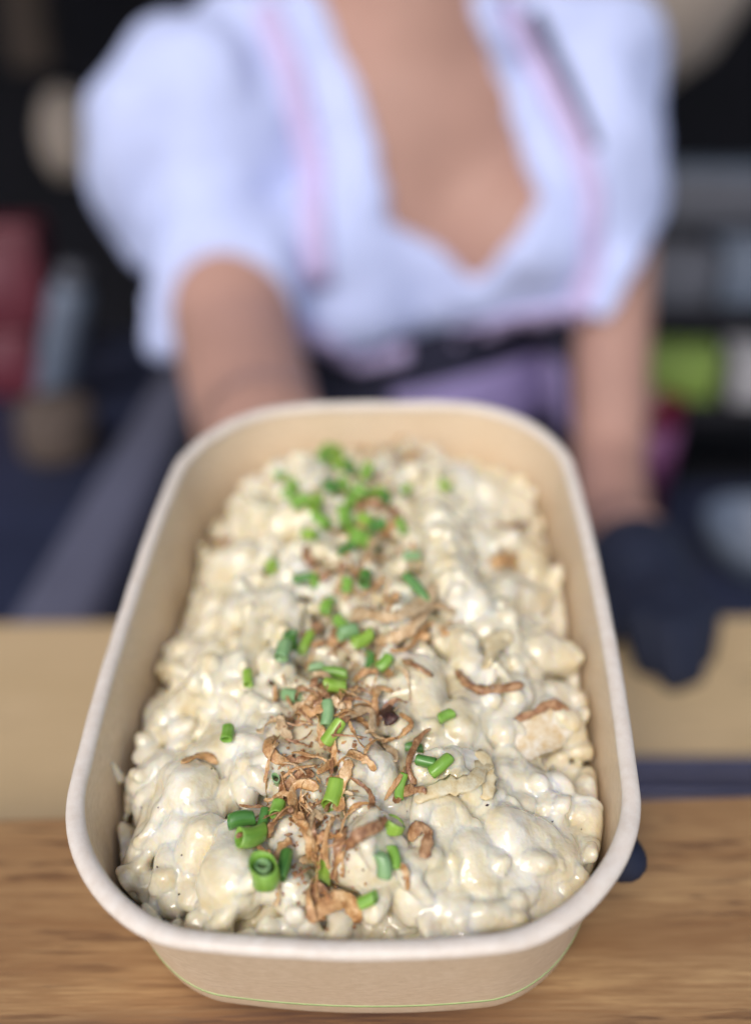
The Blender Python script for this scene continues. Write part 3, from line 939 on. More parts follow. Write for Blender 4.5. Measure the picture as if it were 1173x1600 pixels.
STRIPS = [
    ('onion_brown', 2.4, 1.8, 1.6, [(25.7, -23.4), (26.6, -25.8), (30.5, -31.4), (36.5, -30.0), (41.4, -28.2)], 'curved dark brown fried onion strip on the noodles at right'),
    ('onion_straw', 3.6, 1.1, 3.4, [(-2.1, -5.9), (3.9, -10.4), (9.9, -12.6), (15.7, -6.1), (20.1, 3.1)], 'upper straw coloured onion strip across the middle'),
    ('onion_straw', 3.4, 1.1, 3.8, [(3.7, -13.0), (10.6, -13.5), (17.3, -4.3), (25.5, -4.9)], 'lower straw coloured onion strip across the middle'),
    ('onion_gold', 1.8, 0.8, 1.2, [(8.4, -20.4), (13.2, -19.1), (18.2, -8.3), (23.3, -12.7)], 'golden onion strip tucked under the straw coloured strips'),
    ('onion_brown', 1.8, 0.9, 0.8, [(11.7, -24.5), (15.0, -27.7), (18.9, -29.7)], 'short brown onion strip right below the straw strips'),
    ('onion_gold', 1.8, 0.9, 0.8, [(-39.6, -53.6), (-37.4, -50.9), (-35.0, -48.8), (-32.3, -49.9)], 'single golden onion strip on the noodles at far left'),
    ('onion_gold', 2.0, 0.8, 2.0, [(-11.8, -68.6), (-12.2, -62.0), (-9.7, -60.8), (-6.6, -62.0)], 'golden onion curl arching left of the large chive tube'),
    ('onion_straw', 1.3, 0.7, 2.4, [(-7.0, -74.8), (-6.9, -74.3), (-7.3, -68.0), (-4.9, -71.2)], 'pale thin onion loop standing near the front'),
    ('onion_straw', 2.0, 0.7, 2.0, [(-1.4, -45.7), (1.2, -40.6), (4.1, -40.4), (4.3, -47.8)], 'pale onion ring arching right of the lime chive'),
    ('onion_gold', 1.6, 0.8, 2.0, [(5.7, -42.0), (4.4, -37.9), (5.8, -32.4), (9.5, -33.6)], 'thin onion loop around the charred bit'),
    ('onion_gold', 1.6, 0.8, 1.6, [(11.2, -41.8), (13.5, -44.2), (12.0, -46.4), (8.0, -42.9)], 'golden onion curl right under the charred bit'),
    ('onion_char', 3.0, 2.2, 1.2, [(7.4, -37.1), (9.2, -42.2), (10.2, -44.1)], 'black charred onion bit in the middle of the onions'),
    ('onion_brown', 2.6, 0.8, 1.6, [(13.7, -73.8), (15.8, -71.8), (17.6, -73.2), (16.5, -78.9)], 'crumpled brown onion clump right of the wide chive ring'),
    ('onion_brown', 1.6, 0.9, 1.0, [(15.1, -59.9), (13.6, -56.0), (15.7, -46.5), (18.3, -43.8)], 'brown onion strand running up beside the dark chive'),
    ('onion_brown', 2.4, 0.9, 1.0, [(10.0, -62.9), (13.6, -61.7), (17.2, -64.0)], 'brown onion flake at the foot of the yellow onion slice'),
    ('onion_gold', 3.2, 0.8, 1.2, [(-6.6, -89.1), (-3.5, -86.2), (0.3, -84.7), (2.7, -87.6)], 'wide golden onion band close to the front rim'),
    ('onion_straw', 2.8, 1.2, 2.0, [(3.4, 25.3), (2.5, 22.0), (1.5, 8.3)], 'pale standing onion flake above the chive tubes'),
    ('onion_gold', 2.4, 1.0, 1.0, [(-18.3, -47.3), (-19.1, -51.4), (-16.6, -54.3), (-12.4, -53.6)], 'golden brown onion hook left of the heap'),
    ('onion_brown', 1.6, 0.7, 0.6, [(-15.9, -53.5), (-13.8, -53.8), (-11.9, -53.4)], 'small brown onion sliver on the white lump at left'),
    ('onion_soft', 4.0, 1.5, 0.4, [(15.1, -65.9), (20.8, -62.5), (27.2, -60.0), (30.6, -52.3)], 'translucent yellow onion slice right of the dark chive'),
    ('onion_soft', 4.0, 1.5, 0.2, [(29.2, -48.9), (31.0, -52.7), (30.1, -61.6)], 'translucent yellow onion slice lying edge on at right'),
    ('onion_soft', 4.5, 1.5, 0.6, [(32.7, -24.8), (36.5, -13.2), (40.3, -11.3)], 'translucent onion slice beside the potato shaped dumpling'),
    ('onion_gold', 4.5, 1.5, 0.4, [(36.3, 22.0), (40.2, 24.3), (44.9, 31.1)], 'browned onion bit on the noodles at upper right'),
    ('onion_brown', 4.0, 1.2, 0.2, [(-54.3, 51.4), (-49.6, 47.2), (-45.4, 41.4)], 'brown onion bit at the upper left bowl wall'),
    ('onion_brown', 3.0, 1.0, 0.4, [(40.7, 45.2), (44.1, 38.8), (49.5, 51.3)], 'dark onion bit among noodles near the right far wall'),
    ('onion_gold', 2.0, 0.8, 0.4, [(-38.1, 66.3), (-33.7, 65.3)], 'thin onion strip on noodles near the far left corner'),
]
SPINE = [(12.1, 81.9), (4.0, 62.1), (2.2, 34.4), (3.4, 24.6), (-1.2, 7.3), (-2.4, -4.4), (1.9, -11.0), (-2.7, -20.6), (-3.6, -36.6), (-6.3, -43.3), (-7.5, -50.3), (-9.4, -60.7), (-7.5, -68.8), (-5.7, -76.2), (-2.9, -86.4)]
CHIP = [(36.6, -42.3), (44.4, -36.4), (50.8, -38.3)]
#END_LISTS#
def chive_mesh(length, dia, seed):
    r_ = random.Random(seed)
    n, m = 18, 5
    ro = dia / 2
    wall = min(0.00036, ro * 0.22)
    ell = r_.uniform(0.72, 1.0)
    bend = r_.uniform(-0.12, 0.12) * length
    cut0, cut1 = r_.uniform(-0.35, 0.35), r_.uniform(-0.35, 0.35)
    ph = r_.uniform(0, 6)
    def ring(t, rr):
        z = (t - 0.5) * length
        out = []
        for i in range(n):
            a = 2 * math.pi * i / n
            w = 1 + 0.05 * math.sin(2 * a + ph) + 0.03 * math.sin(5 * a + ph * 2 + t * 3)
            x, y = rr * w * math.cos(a), rr * w * ell * math.sin(a)
            zz = z + (cut0 * (1 - t) + cut1 * t) * x
            out.append((x + bend * (1 - (2 * t - 1) ** 2), y, zz))
        return out
    V = []
    ts = [i / (m - 1) for i in range(m)]
    R1 = [(0.0, ro * 0.96)] + [(t, ro) for t in (0.06, 0.3, 0.5, 0.7, 0.94)] + [(1.0, ro * 0.96)]
    R2 = [(t, ro - wall) for t in (0.99, 0.5, 0.01)]
    R_all = R1 + R2
    for t, rr in R_all: V += ring(t, rr)
    k_ = len(R_all)
    Fc = []
    for i in range(k_):
        for j in range(n):
            a, b = i * n + j, i * n + (j + 1) % n
            c, d = ((i + 1) % k_) * n + (j + 1) % n, ((i + 1) % k_) * n + j
            Fc.append((a, b, c, d))
    return V, Fc

def frame(zaxis, near):
    """rotation whose Z is zaxis and X lies close to near"""
    z = zaxis.normalized()
    x = (near - z * near.dot(z))
    x = x.normalized() if x.length > 1e-6 else z.orthogonal().normalized()
    y = z.cross(x)
    return Matrix((x, y, z)).transposed()

top_pts = []
for i, (u, v, ln, dia, ang, mt, lab) in enumerate(CHIVES):
    rr = random.Random(100 + i)
    u, v, ln, dia = u / 1000, v / 1000, ln * 0.95 / 1000, dia * 0.90 / 1000
    p, nrm = drop(u, v)
    nrm = (nrm + Vector((0, 0, 0.6))).normalized()
    if ang is None:
        axis = (nrm + Vector((rr.uniform(-0.25, 0.25), rr.uniform(-0.1, 0.35), 0))).normalized()
        pos = p + nrm * (ln * 0.36)
    else:
        a = R_(ang)
        t = Vector((math.cos(a), math.sin(a) / 0.72, 0)).normalized()
        t = (t - nrm * t.dot(nrm)).normalized()
        axis = (t + nrm * rr.uniform(-0.15, 0.2)).normalized()
        pos = p + nrm * (dia * 0.42)
    pos = pos + nrm * (0.0006 if ln > 0.002 else 0.0016)
    # stack on pieces already there
    near = [q for q in top_pts if (q[0] - pos).length < (q[1] + dia) * 0.45]
    pos = pos + nrm * (0.0007 * len(near))
    top_pts.append((pos, dia))
    V, Fc = chive_mesh(ln, dia, 300 + i)
    o = mesh_obj('chive_piece', V, Fc, M[mt])
    o.matrix_world = MB @ Matrix.Translation(pos) @ frame(axis, Vector((rr.uniform(-1, 1), rr.uniform(-1, 1), 0.3))).to_4x4()
    if lab.startswith('soft-focus'):
        hue = {'chive_fresh': 'mid green', 'chive_dark': 'dark green', 'chive_lime': 'lime green', 'chive_pale': 'pale green'}[mt]
        pose = 'standing' if ang is None else 'sideways' if abs(math.cos(R_(ang))) > 0.8 else 'slanted' if abs(math.cos(R_(ang))) > 0.5 else 'upright'
        row = 'back row' if v > 0.052 else 'third row' if v > 0.040 else 'second row' if v > 0.028 else 'front row'
        cols = ((-0.022, 'left edge'), (-0.013, 'left part'), (-0.006, 'centre'), (0.0, 'right part'), (9, 'right edge'))
        lab = 'blurred %s %s chive piece, %s, %s of the far chive cluster' % (hue, pose, row, next(c_ for x_, c_ in cols if u < x_))
    tag(o, lab, 'chive', 'chopped chive pieces on the spaetzle')
    if dia > 0.0060:
        V, Fc = chive_mesh(ln * 0.92, dia * 0.62, 555)
        mesh_obj('inner_layer', V, Fc, M['chive_pale'], o)

def strip_mesh(P, N, width, thick, seed, twist=0.6, curl=0.0):
    """an uneven ribbon with thickness along P (list of Vectors), lying on normals N"""
    r_ = random.Random(seed)
    n = 8
    # resample with a Catmull-Rom curve
    Q, QN = [], []
    m = max(5, 4 * (len(P) - 1))
    for i in range(len(P) - 1):
        p0, p1, p2, p3 = P[max(0, i - 1)], P[i], P[i + 1], P[min(len(P) - 1, i + 2)]
        st = max(3, int((p2 - p1).length / 0.0011))
        for s_ in range(st):
            t = s_ / st
            Q.append(0.5 * ((2 * p1) + (p2 - p0) * t + (2 * p0 - 5 * p1 + 4 * p2 - p3) * t * t + (3 * p1 - p0 - 3 * p2 + p3) * t ** 3))
            QN.append(N[i].lerp(N[i + 1], t))
    Q.append(P[-1]); QN.append(N[-1])
    V, Fc = [], []
    tw = r_.uniform(-twist, twist); ph = r_.uniform(0, 6)
    L = len(Q)
    for i, (q, nn) in enumerate(zip(Q, QN)):
        t = i / (L - 1)
        d = (Q[min(L - 1, i + 1)] - Q[max(0, i - 1)]).normalized()
        nn = (nn - d * nn.dot(d)).normalized()
        side = d.cross(nn)
        a = tw * math.sin(t * 3.1 + ph) + tw * 0.5
        s2 = side * math.cos(a) + nn * math.sin(a); n2 = nn * math.cos(a) - side * math.sin(a)
        env = min(1, 0.45 + 2.2 * math.sqrt(max(0, t * (1 - t))))
        w = width * 0.5 * env * (1 + 0.22 * math.sin(t * 9 + ph) + r_.uniform(-0.28, 0.28))
        h = thick * 0.5 * env * (1 + r_.uniform(-0.2, 0.2))
        cup = 0.25 * w
        for j in range(n):
            b = 2 * math.pi * j / n
            x = math.cos(b); y = math.sin(b)
            V.append(q + s2 * (w * x) + n2 * (h * y + cup * (x * x - 0.5)) + n2 * r_.uniform(-0.22, 0.22) * thick + s2 * r_.uniform(-0.10, 0.10) * w)
        if i:
            for j in range(n):
                k0, k1 = (i - 1) * n, i * n
                Fc.append((k0 + j, k0 + (j + 1) % n, k1 + (j + 1) % n, k1 + j))
    Fc.append(tuple(range(n))[::-1])
    Fc.append(tuple((L - 1) * n + j for j in range(n)))
    return V, Fc

def recentre(o):
    me = o.data
    c = Vector((0, 0, 0))
    for v_ in me.vertices: c += v_.co
    c /= len(me.vertices)
    me.transform(Matrix.Translation(-c))
    o.matrix_world = MB @ Matrix.Translation(c)

for i, (mt, w, th, lift, path, lab) in enumerate(STRIPS):
    P, N = [], []
    for j, (u, v) in enumerate(path):
        p, n_ = drop(u / 1000, v / 1000)
        n_ = (n_ + Vector((0, 0, 1.0))).normalized()
        up = lift * (1.0 if 0 < j < len(path) - 1 else 0.6)
        P.append(p + n_ * (up / 1000 + th * 0.3 / 1000)); N.append(n_)
    # smooth the heights so that the strip bridges hollows
    for _ in range(2):
        P = [P[0]] + [Vector((P[k].x, P[k].y, max(P[k].z, 0.5 * P[k].z + 0.25 * (P[k - 1].z + P[k + 1].z)))) for k in range(1, len(P) - 1)] + [P[-1]]
    V, Fc = strip_mesh(P, N, w / 1000, th / 1000, 900 + i)
    o = mesh_obj('onion_slice' if mt == 'onion_soft' else 'fried_onion_strip', V, Fc, M[mt])
    recentre(o)
    tag(o, lab, 'onion', 'onion strips that stand out from the rest')

# the big translucent onion chip at the right, browned along one side
def chip():
    r_ = random.Random(4)
    (u0, v0), (u1, v1), (u2, v2) = CHIP
    a = Vector((u0 - 2.0, v0, 0)) / 1000; b = Vector((u2 + 1.0, v2, 0)) / 1000
    d = (b - a); L = d.length; d.normalize(); s_ = Vector((-d.y, d.x, 0))
    nu, nv = 14, 8
    pc, nc = drop(u1 / 1000, v1 / 1000)
    n_ = (nc + Vector((0, -0.7, 1.2))).normalized()
    root = empty('onion_chip', 'large translucent onion chip with browned edge beside the right bowl wall', 'onion')
    base = pc + n_ * 0.0028
    dd = (d - n_ * d.dot(n_)).normalized(); ss = n_.cross(dd)
    top, bot = [], []
    for i in range(nu + 1):
        t = i / nu
        hw = 0.0055 * (math.sin(math.pi * min(1, max(0.0, 0.12 + t * 0.80))) ** 0.5) * (1 + 0.10 * math.sin(t * 11))
        for j in range(nv + 1):
            q = j / nv * 2 - 1
            x = (t - 0.5) * L
            z = 0.0016 * q * q - 0.0011 * (2 * t - 1) ** 2 + r_.uniform(-1, 1) * 0.00013
            c = base + dd * x + ss * (hw * q - 0.0015 * math.cos(t * 3)) + n_ * z
            top.append(c + n_ * 0.0005); bot.append(c - n_ * 0.0005)
    V = top + bot
    W = nv + 1; T = len(top)
    Fc = []
    for i in range(nu):
        for j in range(nv):
            a_ = i * W + j
            Fc.append((a_, a_ + W, a_ + W + 1, a_ + 1)); Fc.append((T + a_ + 1, T + a_ + W + 1, T + a_ + W, T + a_))
    bd = [i * W for i in range(nu + 1)] + [nu * W + j for j in range(1, W)] + [i * W + nv for i in range(nu - 1, -1, -1)] + [j for j in range(nv - 1, 0, -1)]
    for k_ in range(len(bd)):
        a_, b_ = bd[k_], bd[(k_ + 1) % len(bd)]
        Fc.append((a_, b_, T + b_, T + a_))
    root.matrix_world = MB
    mesh_obj('flake', V, Fc, M['onion_chip'], root)
    edge = [top[i * W + nv] for i in range(1, nu + 1)]
    V2, F2 = strip_mesh(edge[::3] + [edge[-1]], [n_] * (len(edge[::3]) + 1), 0.0022, 0.0011, 77, 0.3)
    mesh_obj('browned_edge', V2, F2, M['onion_brown'], root)
M['onion_chip'] = onion_mat('translucent_onion', (0.66, 0.48, 0.25), (0.74, 0.62, 0.42), (0.84, 0.78, 0.66), 0.25)
chip()

# the loose shreds down the middle
SP = [Vector((u / 1000, v / 1000, 0)) for u, v in SPINE]
def spine(t):
    x = t * (len(SP) - 1); i = min(len(SP) - 2, int(x))
    return SP[i].lerp(SP[i + 1], x - i)
ZONES = [(0.20, 'far end'), (0.42, 'behind straw strips'), (0.62, 'below straw strips'), (0.80, 'near the cube dumpling'), (1.01, 'by the front rim')]
rr = random.Random(21)
for i in range(250):
    t = rr.random() ** 0.95
    c = spine(t)
    sp = 0.0062 if 0.2 < t < 0.75 else 0.0050
    u, v = c.x + rr.gauss(0, sp * 1.15), c.y + rr.gauss(0, 0.003)
    if any((u - q[0] / 1000) ** 2 + (v - q[1] / 1000) ** 2 < 0.0055 ** 2 for st in STRIPS[1:3] for q in st[4]): continue
    a = rr.uniform(0, 2 * math.pi)
    L = rr.uniform(0.004, 0.012)
    cv = rr.uniform(-1.9, 1.9)
    P, N = [], []
    x, y = u, v
    lift = rr.uniform(0.0004, 0.0022)
    nseg = 4
    for j in range(nseg + 1):
        p, n_ = drop(x, y)
        n_ = (n_ + Vector((0, 0, 1.5))).normalized()
        P.append(Vector((x, y, p.z)) + n_ * (lift + 0.0012 * math.sin(math.pi * j / nseg) * rr.random())); N.append((n_ + Vector((rr.uniform(-.6, .6), rr.uniform(-.6, .6), 0))).normalized())
        x += L / nseg * math.cos(a); y += L / nseg * math.sin(a); a += cv / nseg
    zm = max(p.z for p in P)
    P = [Vector((p.x, p.y, max(p.z, zm - 0.004))) for p in P]
    mt = rr.choice(('onion_brown', 'onion_brown', 'onion_gold', 'onion_gold', 'onion_gold', 'onion_straw'))
    V, Fc = strip_mesh(P, N, rr.choice((0.0005, 0.0008, 0.0011, 0.0016, 0.0022)), rr.uniform(0.00018, 0.00035), 2000 + i, 1.3)
    o = mesh_obj('fried_onion_shred', V, Fc, M[mt])
    recentre(o)
    side = 'left in' if u < c.x - 0.003 else 'right in' if u > c.x + 0.003 else 'mid'
    form = ('curled' if abs(cv) > 1.3 else 'bent' if abs(cv) > 0.7 else 'straight')
    size = 'short' if L < 0.006 else 'medium' if L < 0.008 else 'long'
    hue = {'onion_brown': 'dark brown', 'onion_gold': 'golden', 'onion_straw': 'straw coloured'}[mt]
    lab = '%s %s %s onion shred %s pile, %s' % (size, form, hue, side, next(l for z, l in ZONES if t < z))
    tag(o, lab, 'onion', 'fried onion shreds heaped down the middle')

# crumbs of fried onion and specks of pepper: nobody could count them
def specks(name, n, fn, size, mat, label, cat, seed):
    r_ = random.Random(seed)
    V, Fc = [], []
    for _ in range(n):
        u, v = fn(r_)
        p, n_ = drop(u, v)
        s_ = r_.uniform(*size)
        b = len(V)
        e = Euler((r_.uniform(0, 6), r_.uniform(0, 6), r_.uniform(0, 6))).to_matrix()
        sc = Vector((s_ * r_.uniform(0.7, 1.6), s_ * r_.uniform(0.5, 1), s_ * r_.uniform(0.3, 0.7)))
        for q in ((1, 0, 0), (-1, 0, 0), (0, 1, 0), (0, -1, 0), (0, 0, 1), (0, 0, -1)):
            V.append(p + n_ * s_ * 0.25 + e @ Vector((q[0] * sc.x, q[1] * sc.y, q[2] * sc.z)))
        for f_ in ((0, 2, 4), (2, 1, 4), (1, 3, 4), (3, 0, 4), (2, 0, 5), (1, 2, 5), (3, 1, 5), (0, 3, 5)):
            Fc.append(tuple(b + k_ for k_ in f_))
    o = mesh_obj(name, V, Fc, mat, None, False)
    o.matrix_world = MB
    tag(o, label, cat, None, 'stuff')
    return o
def near_spine(r_):
    c = spine(r_.random())
    return c.x + r_.gauss(0, 0.0055), c.y + r_.gauss(0, 0.004)
specks('onion_crumbs', 600, near_spine, (0.0002, 0.0009), M['onion_brown'], 'fine brown fried onion crumbs scattered down the middle', 'onion', 31)
specks('onion_crumbs', 260, near_spine, (0.0002, 0.0009), M['onion_gold'], 'fine golden fried onion crumbs scattered down the middle', 'onion', 32)
specks('pepper_specks', 70, lambda r_: (r_.uniform(-0.055, 0.055), r_.uniform(-0.085, 0.085)), (0.00015, 0.0004), M['pepper'], 'tiny black pepper specks dotted over the noodles', 'pepper', 33)
#PEOPLE#
# ------------------------------------------------------------------ the server behind the counter
def S(x, y, z):
    """body measurements are kept about the camera's height, then set to a smaller stature"""
    return np.array((x * 0.9, y * 0.9, ZC + (z - 0.1993) * 0.9))

person = empty('person', 'person in white puff-sleeved dirndl blouse and navy bodice holding out the bowl', 'person')
person.location = (0.04, 0.92, -1.10)
def under_person(o):
    o.parent = person
    o.matrix_parent_inverse = Matrix.Translation(person.location).inverted()
    return o

HB = 0.0065
LO, HI = (-0.30, 0.16, -0.62), (0.32, 1.12, 0.56)
sk = Field(LO, HI, HB)
# trunk, neck, head
sk.ellipsoid(S(0.045, 1.00, 0.04), (0.135, 0.085, 0.17), None, 0.03)
sk.ellipsoid(S(0.045, 1.01, -0.18), (0.115, 0.080, 0.17), None, 0.03)
sk.ellipsoid(S(0.045, 1.02, -0.42), (0.150, 0.10, 0.19), None, 0.03)
sk.chain([S(-0.12, 1.02, 0.17), S(0.045, 1.01, 0.20), S(0.21, 1.03, 0.17)], [0.050, 0.052, 0.050], 0.03)
sk.ellipsoid(S(-0.035, 0.93, -0.01), (0.066, 0.062, 0.066), None, 0.025)
sk.ellipsoid(S(0.130, 0.94, 0.01), (0.066, 0.062, 0.066), None, 0.025)
sk.chain([S(0.045, 1.0, 0.20), S(0.040, 0.985, 0.34)], [0.054, 0.050], 0.03)
for sx in (-1, 1):
    sk.chain([S(0.045 + sx * 0.018, 0.955, 0.185), S(0.045 + sx * 0.10, 0.985, 0.205)], [0.012, 0.011], 0.008)
sk.ellipsoid(S(0.040, 0.955, 0.44), (0.066, 0.084, 0.098), None, 0.02)
sk.chain([S(0.040, 0.885, 0.385), S(0.040, 0.90, 0.36)], [0.020, 0.03], 0.02)       # chin
sk.chain([S(0.040, 0.862, 0.455), S(0.040, 0.842, 0.425)], [0.008, 0.012], 0.008)    # nose
sk.chain([S(0.022, 0.856, 0.398), S(0.058, 0.856, 0.398)], [0.008, 0.008], 0.006)    # lips
for sx in (-1, 1):
    sk.ellipsoid(S(0.040 + sx * 0.078, 0.965, 0.435), (0.010, 0.018, 0.028), None, 0.008)   # ears
# the arm that reaches forward to the bowl
ARM_F = [S(-0.13, 1.01, 0.14), S(-0.145, 0.92, 0.03), S(-0.118, 0.80, -0.045), S(-0.085, 0.66, -0.075), (-0.055, 0.46, 0.02), (-0.035, 0.375, 0.000)]
sk.chain(ARM_F, [0.052, 0.050, 0.048, 0.043, 0.033, 0.027], 0.02)
# the arm that hangs down to the counter
ARM_B = [S(0.215, 1.02, 0.14), S(0.232, 0.95, 0.0), S(0.213, 0.80, -0.16), (0.176, 0.62, -0.120), (0.158, 0.52, -0.072)]
sk.chain(ARM_B, [0.046, 0.036, 0.029, 0.026, 0.022], 0.02)
# thighs and legs
for sx in (-1, 1):
    sk.chain([S(0.045 + sx * 0.07, 1.02, -0.50), S(0.045 + sx * 0.07, 1.01, -0.85)], [0.085, 0.06], 0.02)
V, Q = sk.mesh()
V = relax(V, Q, 2)
body = under_person(np_mesh('body', V, Q, M['skin']))
skF = sk.F.copy()

def cloth(name, mat, build=None, offset=0.0, mask=None, folds=0.0, rl=3):
    f_ = Field(LO, HI, HB)
    if offset: f_.F = skF - offset
    if build: build(f_)
    if folds:
        rg_ = np.random.default_rng(8)
        e_ = [(q - 1) * HB for q in f_.shape]
        f_.F = f_.F + folds * grid_noise(f_.shape, e_, 0.030, rg_) + folds * 0.6 * np.abs(grid_noise(f_.shape, e_, 0.020, rg_))
    if mask is not None:
        f_.F = np.where(mask, f_.F, np.maximum(f_.F, 0.004)).astype(np.float32)
    v_, q_ = f_.mesh()
    v_ = relax(v_, q_, rl)
    o_ = under_person(np_mesh(name, v_, q_, mat))
    return o_, v_, q_

GX, GY, GZ = sk.ax[0][:, None, None], sk.ax[1][None, :, None], sk.ax[2][None, None, :]
def poly_mask(P):
    """inside test of a polygon in the (x, z) plane of the chest"""
    x, z = np.broadcast_arrays(GX[:, 0, :], GZ[0])
    ins = np.zeros(x.shape, bool)
    n = len(P)
    for i in range(n):
        (x0, z0), (x1, z1) = P[i], P[(i + 1) % n]
        c = ((z0 > z) != (z1 > z)) & (x < (x1 - x0) * (z - z0) / (z1 - z0 + 1e-12) + x0)
        ins ^= c
    return ins[:, None, :]
NECK = [(-0.057, 0.252), (-0.043, 0.227), (-0.014, 0.173), (0.005, 0.11), (0.007, 0.066), (0.04, 0.052), (0.083, 0.018), (0.106, 0.048), (0.131, 0.084), (0.111, 0.135), (0.088, 0.191), (0.073, 0.227), (0.07, 0.252)]
STRAP_L = [(-0.089, 0.224), (-0.066, 0.173), (-0.051, 0.106), (-0.045, 0.023)]
STRAP_R = [(0.102, 0.225), (0.133, 0.177), (0.161, 0.124), (0.174, 0.088), (0.176, 0.040), (0.166, 0.0)]
STRAP_D = [(0.124, 0.218), (0.148, 0.176), (0.171, 0.123)]
PIPE = [(-0.064, -0.011), (-0.015, -0.051), (0.063, -0.036), (0.117, -0.011), (0.171, -0.003)]
APRON = [(0.02, -0.118), (0.092, -0.102), (0.168, -0.088)]
neck_hole = poly_mask(NECK) & (GY < 0.93)
def sleeves(f_):
    # puffed sleeves gathered into a band, built from overlapping lobes so that they read as bunched cotton
    for i, (cx, cy, cz, rx, ry, rz) in enumerate(((-0.165, 0.965, 0.085, 0.096, 0.085, 0.112), (0.200, 0.985, 0.065, 0.070, 0.080, 0.110))):
        c = S(cx, cy, cz)
        f_.ellipsoid(c, (rx, ry, rz), None, 0.02)
        for j in range(9):
            a = j / 9 * 2 * math.pi
            q = c + np.array((rx * 0.80 * math.cos(a), ry * 0.80 * math.sin(a), 0))
            f_.chain([q * 0.86 + (c + (0, 0, rz * 0.35)) * 0.14, c + (q - c) * (0.62 if i == 0 else 0.48) + (0, -0.012, -rz * (0.66 if i == 0 else 0.74))], [0.014, 0.022], 0.016)
    # ruffle under the gathered band
    for i in range(7):
        t = i / 6
        p = S(-0.205 + 0.125 * t, 0.905 - 0.03 * t, -0.006 - 0.03 * (1 - t))
        f_.chain([p, p + np.array((-0.004, -0.012, -0.022 - 0.016 * (1 - t)))], [0.020, 0.017], 0.008)
bust_z = ZC + (-0.075 - 0.1993) * 0.9
slope = 0.16
top_mask = ((GZ > bust_z + slope * (GX - 0.0) + np.maximum(0, GX - 0.185) * 0.9) | ((GX < -0.11) & (GZ > bust_z - 0.03))) & (~neck_hole) & (GZ < ZC + (0.225 - 0.1993) * 0.9) & (GY > 0.70)
arm_cut = (GY > 0.735)
blouse, bv, bq = cloth('blouse', M['blouse'], sleeves, 0.011, top_mask & arm_cut, 0.0105)
bl_bvh = BVHTree.FromPolygons([tuple(p) for p in bv], [tuple(int(i) for i in q) for q in bq])

arms_out = (np.abs(GX - 0.04) < 0.150) & (GY > 0.80)
dress_mask = (GZ <= bust_z + slope * GX + 0.004) & arms_out
dress, dv_, dq_ = cloth('bodice', M['navy'], None, 0.014, dress_mask)
dr_bvh = BVHTree.FromPolygons([tuple(p) for p in dv_], [tuple(int(i) for i in q) for q in dq_])

# skirt below the waist, with folds
V, Fc = [], []
n, m = 72, 10
for i in range(m + 1):
    t = i / m
    z = -0.30 - t * 0.52
    r = 0.145 + 0.14 * t
    for j in range(n):
        a = 2 * math.pi * j / n
        w = 1 + (0.02 + 0.05 * t) * math.sin(a * 12)
        V.append((0.04 + r * w * 1.1 * math.cos(a), 0.925 + r * w * 0.85 * math.sin(a), z))
for i in range(m):
    for j in range(n):
        Fc.append((i * n + j, i * n + (j + 1) % n, (i + 1) * n + (j + 1) % n, (i + 1) * n + j))
sko = under_person(mesh_obj('skirt', V, Fc, M['navy']))
sol = sko.modifiers.new('thickness', 'SOLIDIFY'); sol.thickness = 0.004

def ribbon(name, pts, width, bv_, mat, off=0.004):
    """a flat band laid on the front of the clothing through (x, z) points"""
    P = []
    for a, b in zip(pts, pts[1:]):
        for s_ in range(8):
            P.append((a[0] + (b[0] - a[0]) * s_ / 8, a[1] + (b[1] - a[1]) * s_ / 8))
    P.append(pts[-1])
    rows = []
    yl = 0.86
    for i, (x, z) in enumerate(P):
        a, b = P[max(0, i - 1)], P[min(len(P) - 1, i + 1)]
        d = Vector((b[0] - a[0], 0, b[1] - a[1])).normalized()
        s_ = Vector((d.z, 0, -d.x))
        row = []
        for q in (-1, -0.33, 0.33, 1):
            c = Vector((x, 0, z)) + s_ * (width / 2 * q)
            h = bv_.ray_cast(Vector((c.x, 0.5, c.z)), Vector((0, 1, 0)))
            y = h[0].y if h[0] is not None and h[0].y < 1.0 else yl
            yl = y
            row.append((c.x, y - off, c.z))
        rows.append(row)
    V, Fc = [], []
    for r in rows: V += r
    for i in range(len(rows) - 1):
        for j in range(3):
            Fc.append((i * 4 + j, i * 4 + j + 1, i * 4 + j + 5, i * 4 + j + 4))
    o_ = under_person(mesh_obj(name, V, Fc, mat))
    sm = o_.modifiers.new('thickness', 'SOLIDIFY'); sm.thickness = 0.003; sm.offset = 0
    return o_
ribbon('strap', STRAP_L, 0.020, bl_bvh, M['pink'])
ribbon('strap', STRAP_R, 0.016, bl_bvh, M['pink'])
o = ribbon('strap_edge', STRAP_D, 0.012, bl_bvh, M['navy'], 0.003)
ribbon('piping', PIPE, 0.016, bl_bvh, M['pink'], 0.003)
o = ribbon('apron', APRON, 0.070, dr_bvh, M['lavender'], 0.006)

# gloves with separate fingers
def glove(fl, wrist, palm, fingers, thumb, name):
    g_ = Field(fl[0], fl[1], 0.0026)
    g_.chain([wrist[0], wrist[1]], [0.031, 0.026], 0.006)
    g_.chain([wrist[1]] + palm, [0.025] + [0.017] * len(palm), 0.010)
    for p_, r_ in fingers: g_.chain(p_, r_, 0.005)
    g_.chain(thumb[0], thumb[1], 0.007)
    v_, q_ = g_.mesh()
    v_ = relax(v_, q_, 2)
    return under_person(np_mesh(name, v_, q_, M['glove']))
def L2W(u, v, z): return np.array(MB @ Vector((u, v, z)))
